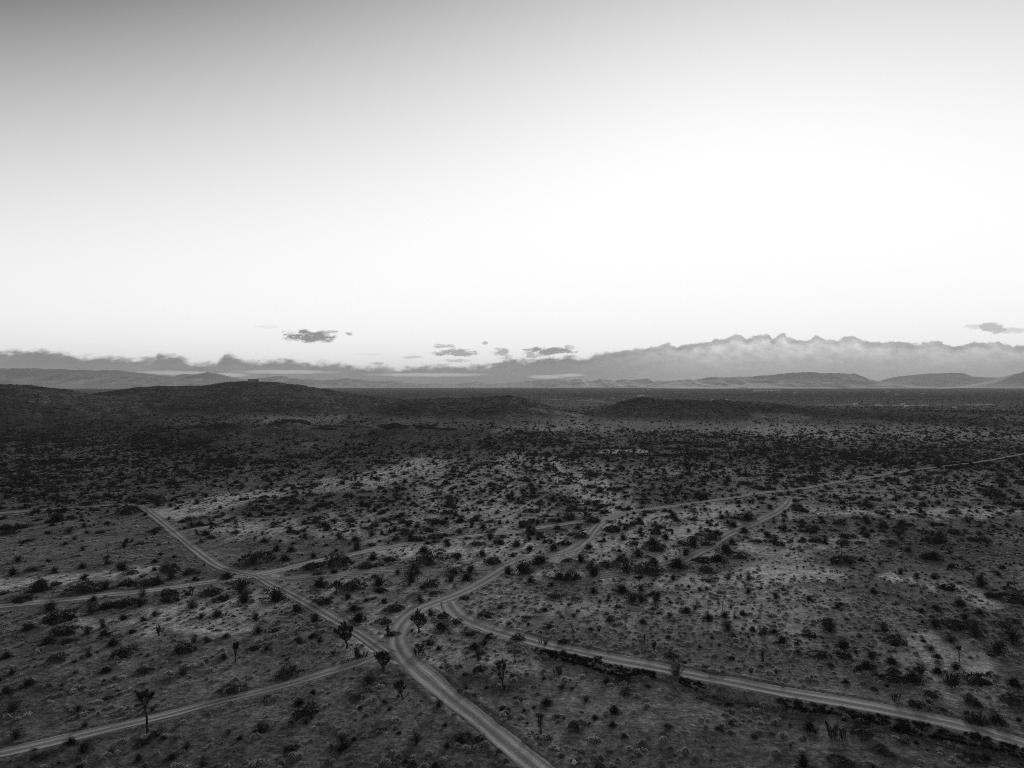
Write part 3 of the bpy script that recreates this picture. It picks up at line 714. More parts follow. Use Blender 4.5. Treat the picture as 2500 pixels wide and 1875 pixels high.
# ---- bushes read off the photograph, panel by panel: (x, base y, width) in panel pixels
PANELS = [
 (0, 1200, .2893, "2150,600,200 1900,740,170 2000,855,230 1765,865,130 1860,915,110 1410,870,130 1570,870,80 1200,890,100 1430,920,130 1170,960,140 1030,960,150 920,965,110 770,930,100 400,1010,160 480,1090,200 740,1030,150 860,990,60 1300,1050,90 1600,990,120 1690,1070,100 1830,1050,130 2050,940,170 2150,1085,110 2180,1190,90 1030,1075,100 1200,1090,80 230,1165,140 540,1190,170 390,1280,150 570,1270,90 730,1200,100 860,1150,90 870,1230,130 1100,1190,90 940,1300,130 1030,1380,130 1640,1270,100 1740,1265,80 1540,1350,130 1880,1410,90 1890,1230,80 450,1420,130 740,1390,90 40,1400,120 880,1520,120 1210,1520,100 1530,1550,130 220,1640,130 90,1540,100 0,860,80 300,840,220 180,920,130 230,870,120 680,850,200 880,820,110 1060,790,130 1230,790,130 1430,740,120 1600,690,100 1640,740,80 1480,760,90 1330,780,120 330,780,130 100,700,120 270,660,80 440,680,90 1000,660,140 1090,690,90 1190,720,70 700,740,90 460,780,80 680,640,90 1410,670,150 1300,590,80 890,610,90 400,590,70 130,590,90 900,270,60 850,340,70 400,350,60 390,260,60 450,250,160 60,330,120 170,300,80 600,220,80 690,240,60 900,170,60 1060,180,140 1320,120,130 1040,460,70 690,490,60 540,440,70 620,400,60 1350,530,60 1460,550,60 30,840,60 1290,660,70 900,550,70"),
 (620, 1200, .2893, "40,590,130 250,580,140 490,640,130 700,620,180 740,650,60 670,690,100 540,700,70 1010,720,80 550,810,180 830,820,150 1050,800,160 1310,780,190 1490,790,110 1660,760,110 1790,750,130 1820,680,120 1690,680,100 1350,660,110 1380,690,80 1210,690,70 940,640,100 1040,620,60 1480,600,200 1690,540,80 1720,570,90 1920,540,110 2020,600,130 2000,400,130 2080,440,100 860,490,120 690,500,60 990,450,60 310,500,100 180,500,100 500,550,80 1000,570,120 1140,580,120 1430,510,130 1070,840,90 1000,900,50 940,920,70 1090,935,80 1180,1000,110 1400,925,90 1430,820,90 1520,860,80 780,900,90 580,940,110 840,1000,120 870,1110,170 1100,1110,90 1160,1212,90 150,930,240 350,1020,160 520,1110,130 200,1110,70 170,1170,70 40,1190,110 490,1230,110 550,1270,90 350,1270,80 100,1340,90 880,1390,90 270,1550,150 960,1620,140 1480,1050,90 1600,1060,90 1710,1100,70 1560,1180,180 1330,1170,50 1480,1300,120 1560,1330,80 1830,1200,80 1970,1230,60 1860,1320,120 1940,1290,80 1900,1510,100 1780,900,80 1960,1050,110 2070,980,70 2140,700,130 2150,1130,80 1620,1450,40 1790,1540,50 1730,350,90 1320,390,90 1540,390,120 1390,410,110 1860,240,80 1480,330,80 1180,330,80 1700,200,70 1500,170,70 1100,240,70 830,290,60 250,190,60 120,190,70 420,270,80 620,300,70 290,330,70 80,420,80 720,400,100 980,320,80 330,440,60"),
 (1240, 1200, .2893, "280,610,200 110,670,140 120,690,230 180,770,100 440,740,140 540,740,150 400,890,80 360,790,60 720,720,180 700,650,130 850,630,130 950,580,120 620,590,130 510,580,80 1110,550,150 1230,600,120 1000,690,220 1200,690,200 1440,640,200 1500,540,110 1340,565,60 1650,590,120 1780,590,170 1840,510,170 1960,550,130 1570,470,150 1480,440,90 1680,450,90 1250,490,140 1230,440,130 1770,360,110 1720,400,120 2040,240,150 1900,290,100 2000,340,110 890,330,130 970,400,90 690,480,100 620,380,110 480,440,90 380,490,110 190,490,90 40,540,80 70,460,120 180,410,90 270,370,60 180,340,120 420,310,80 590,310,80 430,250,90 720,250,120 860,250,45 1010,190,40 1150,195,70 1400,200,80 1120,320,60 1060,270,70 950,280,50 1130,270,60 1250,350,90 1330,160,60 1500,130,60 1060,440,80 1130,370,60 940,500,60 1390,350,40 1530,330,50 1620,360,70 1340,400,100 970,850,150 720,850,110 580,910,70 1130,840,80 2040,740,100 1870,740,80 2030,850,80 1690,680,120 1400,740,80 1040,940,150 1130,930,120 1270,940,120 1370,935,80 850,900,60 780,930,60 930,970,60 1510,1020,130 1370,1060,90 1700,1080,130 1830,1060,100 1990,1040,90 860,1100,100 160,1060,60 340,1150,70 310,1000,70 1140,1110,80 2070,1170,90 2170,1210,140 1870,1170,110 700,1180,60 470,1270,80 80,1250,100 1380,1390,80 1400,1430,50 1490,1440,60 480,1410,70 570,1400,60 450,1360,90 750,1410,70 440,1530,60 830,1620,100 980,1600,90 1190,1640,60 1440,1580,150 1680,820,60 1530,800,50 1620,830,60 1590,990,70 1700,750,70"),
 (1860, 1200, .2893, "130,900,80 400,910,80 640,980,80 560,1120,110 970,1030,40 950,850,80 1470,570,170 1400,560,120 700,600,170 320,480,60 110,430,120 540,430,80 700,440,90 1100,430,80 900,380,80 1530,380,110 1620,640,100 1740,650,70 1880,800,150 1460,730,100 1570,820,120 1680,960,150 1480,1000,130 1360,1015,90 1860,1040,110 1740,1090,120 1480,1150,130 1640,1140,160 1840,1220,170 2150,930,170 2140,1280,190 2010,1380,190 2050,650,90 2030,1130,100 2140,1100,80 1600,1270,110 1370,1260,60 1440,1340,80 1140,1280,140 1050,1190,150 710,1330,170 700,1400,110 500,1390,120 170,1290,160 110,1190,90 40,1210,100 420,1220,90 580,1180,130 900,1500,160 1110,1450,140 1490,1400,90 1340,1530,150 1500,1530,140 1660,1500,120 1300,1610,200 1120,1600,140 1840,1610,200 1640,1650,230 2150,1640,160 720,1600,70 820,1520,120 310,1360,80 940,1410,120 1110,1520,80 970,1560,80 1850,740,80 2000,700,80 1250,500,80 1000,620,70 1180,690,90 1320,720,80 850,580,90 2100,820,80 1960,880,90 1580,620,80 760,380,80 200,330,90 60,380,90 340,260,80 520,260,80 440,310,80 660,270,80 880,250,90 1080,220,80 1350,180,90 1030,300,80 1160,340,70"),
 (0, 1475, .2411, "100,1100,180 160,1360,170 260,830,130 560,570,160 1070,700,130 1240,520,140 1460,690,100 1830,740,150 1070,950,70 940,900,70 770,1080,100 830,1500,200 700,1410,150 380,1560,90 1420,1420,90 1400,1580,130 1720,1560,90 1890,1470,120 2050,1640,120 1550,1330,110 340,1470,60 1540,1070,70 1120,1500,70 40,900,140 90,740,110 620,830,60 750,590,70 900,540,90 1860,490,150 850,1230,80 1450,800,50"),
 (500, 1475, .2411, "280,880,170 840,720,150 1100,190,160 1650,800,160 1540,960,100 960,1020,150 1010,1140,200 620,960,110 1090,900,100 560,1310,200 350,1365,90 860,1470,100 1410,1470,180 1380,1380,100 1270,1440,60 2130,1400,170 1800,1000,90 1870,1060,60 2100,1640,80 180,560,80 490,450,90 630,470,80 950,390,100 0,390,90 1540,540,100"),
 (1000, 1475, .2411, "300,1040,120 60,1390,150 530,1370,130 700,1370,100 380,1450,100 900,1510,100 720,680,110 700,550,70 680,440,130 740,410,80 280,260,200 200,110,90 340,130,90 480,180,80 620,290,90 790,330,70 1100,350,100 580,710,50 1070,950,70 1390,1010,140 1260,1040,60 1540,850,90 1990,830,110 1570,570,80 1680,550,100 1900,560,90 1550,510,110 2030,190,100 1410,240,80 1550,390,90 1010,190,90 770,110,110 1790,980,100 2080,1100,160 1880,1150,100 1690,1250,140 2060,1230,110 2180,1340,100 1840,260,80 2190,900,90 1000,1130,70 260,1650,100 940,1060,70"),
 (1900, 1475, .2712, "170,920,150 420,970,90 830,1010,110 770,1060,120 900,1070,60 300,1120,160 340,1160,90 790,1180,170 1130,1150,180 1480,1130,130 2000,1080,200 2170,1050,80 2130,880,160 1760,890,120 1400,830,100 1480,950,70 600,1460,170 250,1470,170 930,1320,100 1770,1400,120 1880,1390,100 1250,910,100 1780,1060,150 610,700,80 980,740,70 30,860,110 1600,1150,100 1800,1190,90 1250,1250,80"),
]
raw = []
for ox, oy, s_, txt in PANELS:
    for e in txt.split():
        a, b_, c_ = (float(k) for k in e.split(','))
        raw.append((ox + a * s_, oy + b_ * s_, c_ * s_))
raw.sort(key=lambda r: -r[2])
SPOTS = []
for r in raw:
    if all(abs(r[0] - q[0]) > 9 + .18 * q[2] or abs(r[1] - q[1]) > 5 + .1 * q[2] for q in SPOTS): SPOTS.append(r)

# ---- Joshua trees: base pixel, height in pixels, style, lean (px), label
JOSHUA = [
    (848.5, 1579, 57, 'round', -8, 'broad many branched Joshua tree standing beside the road just before the crossroads'),
    (1022, 1544, 50, 'round', 3, 'round headed Joshua tree on the bare sand inside the road fork'),
    (938, 1634, 45, 'dense', -9, 'squat dense Joshua tree with two trunks at the corner of the crossroads'),
    (986, 1703, 44, 'lean', -16, 'leaning Joshua tree with a tilted trunk below the crossroads'),
    (575, 1612, 42, 'fan', 0, 'small goblet shaped Joshua tree in open scrub above the lower left road'),
    (361.6, 1784, 96, 'tallfan', -8, 'tallest Joshua tree with a long bare trunk beside the lower left road'),
    (1228, 1680, 60, 'candelabra', -2, 'sparse Joshua tree with upright candelabra arms on dark bare ground'),
    (1257, 1614, 44, 'bare', 0, 'bare dead Joshua tree with spreading grey branches'),
    (1402, 1567, 52, 'snag', -8, 'crooked dead snag leaning over the edge of the curving road'),
    (1528, 1530, 37, 'bare', 1, 'thin Joshua tree with open forked arms among pale shrubs'),
    (1600, 1481, 42, 'flat', -2, 'slender flat topped Joshua tree in front of a dark thicket'),
    (1562.5, 1431, 30, 'flat', -1, 'small flat topped Joshua tree near the end of the sandy wash'),
    (2342, 1611, 35, 'pole', -2, 'thin pole like Joshua tree among dark bushes near the right edge'),
    (469, 1463, 31, 'candelabra', 0, 'small branched Joshua tree just below the rutted track'),
    (820, 1447, 32, 'round', 6, 'stooping Joshua tree hidden among bushes between the forks'),
    (949, 1550, 26, 'stub', -3, 'short club shaped Joshua tree on bare sand beside the main road'),
    (1167, 1610, 28, 'cone', 0, 'small cone shaped young Joshua tree on pale gravel'),
    (2054, 1351, 22, 'pole', 0, 'tiny single stemmed Joshua tree beyond the pale shrubs at right'),
    (2479, 1437, 38, 'snag', -4, 'thin leaning snag at the right edge of the plain'),
    (1862, 1610, 22, 'stub', 0, 'stubby young Joshua tree above the lower right road'),
    (1320, 1787, 46, 'scrag', -2, 'scraggy half dead Joshua tree on the bank beside the main road'),
    (1053, 1790, 28, 'post', 0, 'single bare stem of a dead Joshua tree left of the main road'),
    (1597, 1586, 24, 'cone', 0, 'dark young Joshua tree close above the curving road'),
    (1573, 1563, 18, 'stub', 0, 'very short stubby Joshua tree in the field of pale shrubs'),
    (262, 1358, 32, 'snag', 2, 'thin dead snag rising from a dark bush left of the bend'),
    (1764, 1487, 17, 'post', 0, 'slim dead stem standing in the right hand scrub'),
    (1945, 1590, 26, 'pole', 1, 'lone slim Joshua tree behind the dark hedge of bushes at right'),
    (388, 1549, 26, 'cone', 0, 'leafy young Joshua tree with a pale shrub at its foot'),
]
YUCCA = [
    (1022, 1594, 24, 34, 'dark clump of yucca stems beside the crossroads'), (1364, 1642, 21, 26, 'small spiky yucca clump on dark ground below the curving road'),
    (2036, 1792, 30, 40, 'taller of two yucca clumps below the lower right road'), (2060, 1797, 22, 30, 'lower of two yucca clumps below the lower right road'),
    (2182, 1706, 20, 26, 'small yucca clump on the far edge of the lower right road'), (2388, 1763, 26, 36, 'ragged yucca clump beside the road near the right edge'),
    (1228, 1684, 18, 30, 'low yucca clump at the foot of the candelabra Joshua tree'), (1331, 1571, 16, 26, 'spiky clump growing at the curving road edge'),
    (2240, 1724, 12, 22, 'tiny yucca clump in the middle of the road verge'), (876, 1602, 26, 38, 'open yucca clump between the two left hand roads'),
]

def rosette(b, p, d, L, g, n=46, m=0):
    """spiky head of dagger leaves round the end of a branch"""
    d = d / np.linalg.norm(d)
    t = g.uniform(-.9, .35, n); az = g.uniform(0, 2 * np.pi, n)
    a = np.cross(d, [0.3, 0.2, 0.93]); a /= np.linalg.norm(a); c = np.cross(d, a)
    rad = np.cos(az)[:, None] * a + np.sin(az)[:, None] * c
    up = sstep(-.9, .35, t)[:, None]
    D = rad * (1.1 - .75 * up) + d * (-.25 + 1.25 * up); D /= np.linalg.norm(D, axis=1)[:, None]
    P = p + d * (t * L)[:, None]
    co, q = cards(P, D, g.uniform(.5, .85, n) * L, g.uniform(.10, .16, n) * L, g)
    b.add(co, q, None, m)

STYLES = {  # trunk share of the height, trunk radius share, number of limbs, spread, fork levels, leafy, head size share
    'round': (.40, .042, 9, .78, 2, 1, .10), 'dense': (.28, .06, 9, .75, 2, 1, .11), 'lean': (.40, .05, 6, .75, 2, 1, .085), 'fan': (.42, .04, 5, .50, 2, 1, .13),
    'tallfan': (.58, .028, 5, .62, 2, 1, .075), 'candelabra': (.34, .032, 5, .42, 1, 1, .10), 'bare': (.42, .028, 5, .8, 2, 0, .05), 'snag': (.72, .03, 2, .6, 1, 0, .07),
    'flat': (.55, .03, 5, 1.1, 2, 1, .11), 'pole': (.72, .03, 3, .8, 1, 1, .12), 'stub': (.4, .13, 3, .22, 0, 1, .26), 'cone': (.25, .08, 5, .6, 0, 1, .24),
    'scrag': (.45, .05, 5, .55, 2, 1, .07), 'post': (.9, .04, 1, .1, 0, 0, .05),
}

def joshua(i, u, v, hp, style, lean, label):
    g = np.random.default_rng(500 + i)
    x, y, z = ground_at(u, v)
    D = y / math.cos(math.atan2(CAM_H, y))
    H = hp * y / F * 1.04
    ts, tr, nl, spread, lev, leafy, hs = STYLES[style]
    root = empty('joshua_tree', (x, y, z - 0.03))
    tag(root, label, 'tree', 'Joshua trees scattered over the desert plain')
    lx = lean * y / F
    top = np.array([lx * ts * 1.1 + g.normal(0, .02) * H, g.normal(0, .03) * H, H * ts])
    tp = [np.array([0, 0, -.05])]
    for k in range(1, 6):
        f = k / 5
        tp.append(top * f + np.array([g.normal(0, .012) * H * (k < 5), g.normal(0, .012) * H, 0]) + np.array([lx * .15 * f * f, 0, 0]))
    rads = np.array([1.5, 1.08, .98, .92, .9, .85]) * tr * H
    b = MB(); b.tube(tp, rads, 8, 0)
    link('trunk', b.mesh('trunk', [M_DEAD if not leafy else M_BARK], True), None, root)
    start = tp[-1]
    for k in range(nl):
        az = 2 * np.pi * (k + g.uniform(-.25, .25)) / nl + .4
        bb = MB(); heads = []
        def limb(p, d, L, r, lv):
            mid = p + d * L * .5 + g.normal(0, .04, 3) * L
            d2 = d * (.75 if style != 'flat' else 1.0) + np.array([0, 0, .45 if style != 'flat' else -.02]) + g.normal(0, .08, 3); d2 /= np.linalg.norm(d2)
            q = mid + d2 * L * .5
            bb.tube([p - d * r * .6, mid, q], [r, r * .86, r * .72], 6, 0)
            if lv > 0 and L > .12:
                for s in range(2 if g.uniform() < .62 else 3):
                    a2 = g.uniform(0, 2 * np.pi); off = np.array([math.cos(a2), math.sin(a2), g.uniform(-.15, .55)])
                    dn = d2 + off * spread * .95; dn /= np.linalg.norm(dn)
                    if dn[2] < -.1 and style in ('fan', 'tallfan', 'candelabra'): dn[2] = .3
                    limb(q, dn, L * g.uniform(.55, .8), r * .74, lv - 1)
            else: heads.append((q, d2))
        tilt = spread * g.uniform(*((.75, 1.6) if style in ('round', 'dense', 'lean', 'scrag') else (.55, 1.0))) if k or style in ('fan', 'flat', 'tallfan') else .15
        d = np.array([math.cos(az) * math.sin(tilt), math.sin(az) * math.sin(tilt), math.cos(tilt)])
        rem = H * (1 - ts)
        L0 = rem * {0: .62, 1: .60, 2: .44, 3: .36}[lev] * g.uniform(.85, 1.15)
        p0 = start if (k % 2 == 0 or style in ('fan', 'tallfan', 'flat')) else tp[4 if k % 4 == 1 else 3] * .6 + start * .4
        limb(p0, d, L0, tr * H * .72, lev)
        br = link('branch', bb.mesh('branch', [M_DEAD if not leafy else M_BARK], True), None, root)
        if leafy and not (style == 'scrag' and k > 2):
            for p, dd in heads:
                hb = MB(); rosette(hb, p, dd, hs * H * g.uniform(.85, 1.2), g, 56)
                link('leaf_rosette', hb.mesh('leaf_rosette', [M_BLADE]), None, br)
    return root
for i, a in enumerate(JOSHUA): joshua(i, *a)

for i, (u, v, hp, wp, label) in enumerate(YUCCA):
    g = np.random.default_rng(700 + i); x, y, z = ground_at(u, v); H = hp * y / F; W = wp * y / F
    root = tag(empty('yucca_clump', (x, y, z - .03)), label, 'yucca', 'yucca clumps near the roads')
    for k in range(7):
        px_, py_ = g.normal(0, .22 * W), g.normal(0, .18 * W); hh = H * g.uniform(.35, .85)
        b = MB(); tipp = np.array([px_ * 1.4, py_ * 1.3, hh]); b.tube([(px_, py_, -.05), np.array([px_, py_, 0]) * .5 + tipp * .5, tipp], [.05 * H, .05 * H, .045 * H], 6, 0)
        st = link('stem', b.mesh('stem', [M_BARK], True), None, root)
        hb = MB(); rosette(hb, tipp, np.array([px_ / W, py_ / W, 1.0]), H * .3, g, 44); link('leaf_rosette', hb.mesh('leaf_rosette', [M_BLADE]), None, st)

# ---- landmarks that the labels of shrubs are tied to
MARKS = [(a[0], a[1], n) for a, n in zip(JOSHUA, [
    'the broad roadside Joshua tree', 'the round headed Joshua tree', 'the squat twin trunk Joshua tree', 'the leaning Joshua tree', 'the goblet Joshua tree', 'the tallest Joshua tree', 'the candelabra Joshua tree',
    'the bare dead Joshua tree', 'the crooked snag', 'the open forked Joshua tree', 'the slender flat topped tree', 'the small flat topped tree', 'the pole like Joshua tree', 'the Joshua tree by the rutted track',
    'the stooping Joshua tree', 'the club shaped Joshua tree', 'the cone shaped Joshua tree', 'the tiny single stemmed tree', 'the right edge snag', 'the stubby roadside Joshua tree', 'the scraggy Joshua tree', 'the lone bare stem',
    'the dark young Joshua tree', 'the stubby tree among shrubs', 'the dead snag near the bend', 'the slim dead stem', 'the lone slim Joshua tree', 'the leafy young Joshua tree'])]
MARKS += [(595, 1395, 'the upper left junction'), (1097, 1457, 'the fork of the curving road'), (960, 1580, 'the crossroads'), (344, 1234, 'the bend under the hills'), (1454, 1287, 'the main road bend'), (1752, 1319, 'the sandy wash bend'),
          (1703, 1646, 'the eroded road bank'), (2198, 1737, 'the wide end of the right road'), (145, 1803, 'the lower left road end'), (1241, 1812, 'the main road at the bottom'), (1932, 1206, 'the head of the sandy wash'),
          (100, 1466, 'the left end of the rutted track'), (1213, 1397, 'the straight of the main road'), (2036, 1792, 'the yucca pair'), (2388, 1763, 'the ragged yucca')]
ORD = ['', 'second ', 'third ', 'fourth ', 'fifth ', 'sixth ', 'seventh ', 'eighth ', 'ninth ', 'tenth ', 'eleventh ', 'twelfth ', 'thirteenth ', 'fourteenth ', 'fifteenth ', 'sixteenth ', 'seventeenth ', 'eighteenth ']
def shrub_labels(items, noun, words3):
    """items (u, v, width, form word) -> labels such as: second wide dark creosote bush to the left of the leaning Joshua tree"""
    med = sorted(i[2] for i in items); lo, hi = med[len(med) // 3], med[2 * len(med) // 3]
    keys = {}; out = [None] * len(items)
    for k, (u, v, wd, form) in enumerate(items):
        m = min(MARKS, key=lambda m: math.hypot((u - m[0]), 1.6 * (v - m[1])))
        du, dv = u - m[0], 1.6 * (v - m[1])
        rel = ('right of' if du > 0 else 'left of') if abs(du) > abs(dv) else ('in front of' if dv > 0 else 'beyond')
        size = words3[0] if wd < lo else words3[2] if wd > hi else words3[1]
        keys.setdefault((size, form, rel, m[2]), []).append((math.hypot(du, dv), k))
    for (size, form, rel, mk), l in keys.items():
        for n, (d, k) in enumerate(sorted(l)):
            nth = ORD[min(n, len(ORD) - 1)]
            out[k] = f"{nth + 'nearest' if n else ('nearest' if len(l) > 1 else '')} {size} {form} {noun} {rel} {mk}".strip()
    return out

# ---- the 300 bushes that show largest
BIG = SPOTS[:300]; REST = SPOTS[300:]
def bush_scale(u, v, wp, g):
    x, y, z = ground_at(u, v)
    return x, y, z, 0.62 * wp * y / F
forms = ['fanned', 'upright', 'spreading', 'open', 'sprawling', 'twiggy', 'mounded', 'flat', 'domed']
g = np.random.default_rng(31)
info = []; bobs = []
for k, (u, v, wp) in enumerate(BIG):
    x, y, z, r = bush_scale(u, v, wp, g)
    t = int(g.choice([0, 1, 2, 3, 4, 5, 6, 7, 8], p=[.17, .08, .16, .11, .15, .05, .1, .1, .08])) if k > 8 else k
    o = link('creosote_bush', BUSH[t])
    o.location = (x, y + r * .35, z - .04); o.rotation_euler = (0, 0, g.uniform(0, 6.28))
    sxy = r * (1.0 if t >= 6 else .95); sz = r * g.uniform(.75, 1.0)
    o.scale = (sxy * g.uniform(.9, 1.15), sxy * g.uniform(.9, 1.15), sz)
    bobs.append(o); info.append((u, v, wp, forms[t]))
for o, lb in zip(bobs, shrub_labels(info, 'dark bush', ('small', 'middling', 'wide'))):
    tag(o, lb, 'bush', 'dark creosote bushes on the plain')
vc = bpy.data.collections.new('bush_kinds')
for o in bobs[:9]: vc.objects.link(o)

def scatter_nodes(name, coll):
    ng = bpy.data.node_groups.new(name, 'GeometryNodeTree')
    ng.interface.new_socket('Geometry', in_out='INPUT', socket_type='NodeSocketGeometry'); ng.interface.new_socket('Geometry', in_out='OUTPUT', socket_type='NodeSocketGeometry')
    N = ng.nodes; L = ng.links
    gi = N.new('NodeGroupInput'); go = N.new('NodeGroupOutput')
    ci = N.new('GeometryNodeCollectionInfo'); ci.inputs['Collection'].default_value = coll
    ci.inputs['Separate Children'].default_value = True; ci.inputs['Reset Children'].default_value = True
    ip = N.new('GeometryNodeInstanceOnPoints'); ip.inputs['Pick Instance'].default_value = True
    def attr(nm, typ):
        a = N.new('GeometryNodeInputNamedAttribute'); a.data_type = typ; a.inputs['Name'].default_value = nm; return a.outputs['Attribute']
    L.new(gi.outputs[0], ip.inputs['Points']); L.new(ci.outputs[0], ip.inputs['Instance'])
    L.new(attr('kind_index', 'INT'), ip.inputs['Instance Index']); L.new(attr('size', 'FLOAT_VECTOR'), ip.inputs['Scale'])
    e2r = N.new('FunctionNodeEulerToRotation'); L.new(attr('turn', 'FLOAT_VECTOR'), e2r.inputs[0]); L.new(e2r.outputs[0], ip.inputs['Rotation'])
    L.new(ip.outputs[0], go.inputs[0])
    return ng

def scatter(name, P, idx, S, coll, label, cat):
    me = bpy.data.meshes.new(name); me.vertices.add(len(P)); me.vertices.foreach_set('co', np.asarray(P, np.float32).ravel())
    a = me.attributes.new('kind_index', 'INT', 'POINT'); a.data.foreach_set('value', np.asarray(idx, np.int32))
    a = me.attributes.new('size', 'FLOAT_VECTOR', 'POINT'); a.data.foreach_set('vector', np.asarray(S, np.float32).ravel())
    gg = np.random.default_rng(5); tr = np.zeros((len(P), 3)); tr[:, 2] = gg.uniform(0, 6.28, len(P))
    a = me.attributes.new('turn', 'FLOAT_VECTOR', 'POINT'); a.data.foreach_set('vector', tr.astype(np.float32).ravel())
    o = bpy.data.objects.new(name, me); COL.objects.link(o)
    md = o.modifiers.new('scatter', 'NODES'); md.node_group = scatter_nodes(name + '_nodes', coll)
    return tag(o, label, cat, None, 'stuff')

def wedge(n, y0, y1, half, g, power=2):
    """random points, even over the ground, in the view wedge between two distances"""
    y = (g.uniform(0, 1, n) * (y1 ** 2 - y0 ** 2) + y0 ** 2) ** .5
    return g.uniform(-1, 1, n) * (y * half + 8), y

# ---- the rest of the dark brush, out to the hills: one mass
def brush():
    g = np.random.default_rng(77)
    X, Y, S = [], [], []
    for u, v, wp in REST:
        x, y, z, r = bush_scale(u, v, wp, g); X.append(x); Y.append(y + r * .35); S.append(r)
    X = [np.array(X)]; Y = [np.array(Y)]; S = [np.array(S)]
    bx = np.array([o.location.x for o in bobs]); by = np.array([o.location.y for o in bobs])
    for n, y0, y1 in ((11000, 60, 260), (52000, 260, 620), (75000, 620, 1300), (45000, 1300, 3200), (22000, 3200, 7000)):
        x, y = wedge(n, y0, y1, .86, g)
        hh = hills(x, y); h0 = hh
        u, v = uv_of(x, y, h0)
        pale, dark = masks(x, y, h0)
        cl = fbm(x / 22.0, y / 30.0, 201, 4) ; cl2 = fbm(x / 90.0, y / 130.0, 211, 3)
        dens = np.clip(.66 + .6 * cl + .5 * cl2, .08, 1.0) * (1 - .3 * pale) * (1 + .5 * dark)
        inside = (u > -20) & (u < 2520)
        dens = np.where(inside & (v > 1225), dens * (1 - np.where((u > 1800) & (v < 1450), .45, .80) * sstep(1235, 1360, v)), dens)
        if y0 >= 620: dens = np.clip(.46 + .4 * cl + .35 * cl2, .08, .8) * (1 - .4 * pale) * (1 + .5 * dark)
        else: dens = dens * (1 - .5 * sstep(330, 620, y)) * (1 - .75 * sstep(1.5, 4, hh))
        # thickets along the wash and the drainage lines
        dens = np.where(sstep(0, 1, 1 - np.abs(fbm(x / 60.0, y / 90.0, 231, 3)) * 9) > .3, np.maximum(dens, .55 * ((v < 1300) & (v > 1110))), dens)
        keep = (g.uniform(0, 1, n) < dens) & (road_dist(x, y) > np.where(y > 230, -.25, .7))
        X.append(x[keep]); Y.append(y[keep])
        r = g.lognormal(-.30, .50, keep.sum()) * (1.0 if y1 <= 620 else 1.0 if y1 <= 1300 else 1.4 if y1 <= 3200 else 2.6)
        r = np.where(inside[keep] & (v[keep] > 1330), np.minimum(r, 1) * .55, r)
        S.append(np.clip(r, .25, 2.4 if y1 <= 3200 else 5) * np.where(hh[keep] > 6, .6, 1.0))
    # low roots and brush along the eroded bank, also standing in for its dark undercut shade
    bu = np.concatenate([g.uniform(1300, 1590, 260), g.uniform(1640, 1700, 45), g.uniform(1880, 2480, 240)])
    bx_ = np.interp(bu, BUs[BUs > 1250], BXs[BUs > 1250]); by_ = np.interp(bu, BUs[BUs > 1250], BYs[BUs > 1250])
    X.append(bx_ + g.normal(0, .15, len(bu))); Y.append(by_ - 2.75 + .6 * fbm(bx_ / 5.0, by_ / 40.0, 91, 3) * -1 + g.normal(0, .12, len(bu))); S.append(g.uniform(.22, .5, len(bu)))
    X = np.concatenate(X); Y = np.concatenate(Y); S = np.concatenate(S)
    Z = height(X, Y) - .04
    idx = g.choice(9, len(X), p=[.16, .08, .17, .1, .15, .05, .1, .1, .09])
    sc3 = np.stack([S * g.uniform(.85, 1.2, len(S)), S * g.uniform(.85, 1.2, len(S)), S * g.uniform(.65, .95, len(S))], -1)
    scatter('desert_brush', np.stack([X, Y, Z], -1), idx, sc3, vc, 'dark scattered brush thinning out towards the hills and valley', 'brush')
brush()

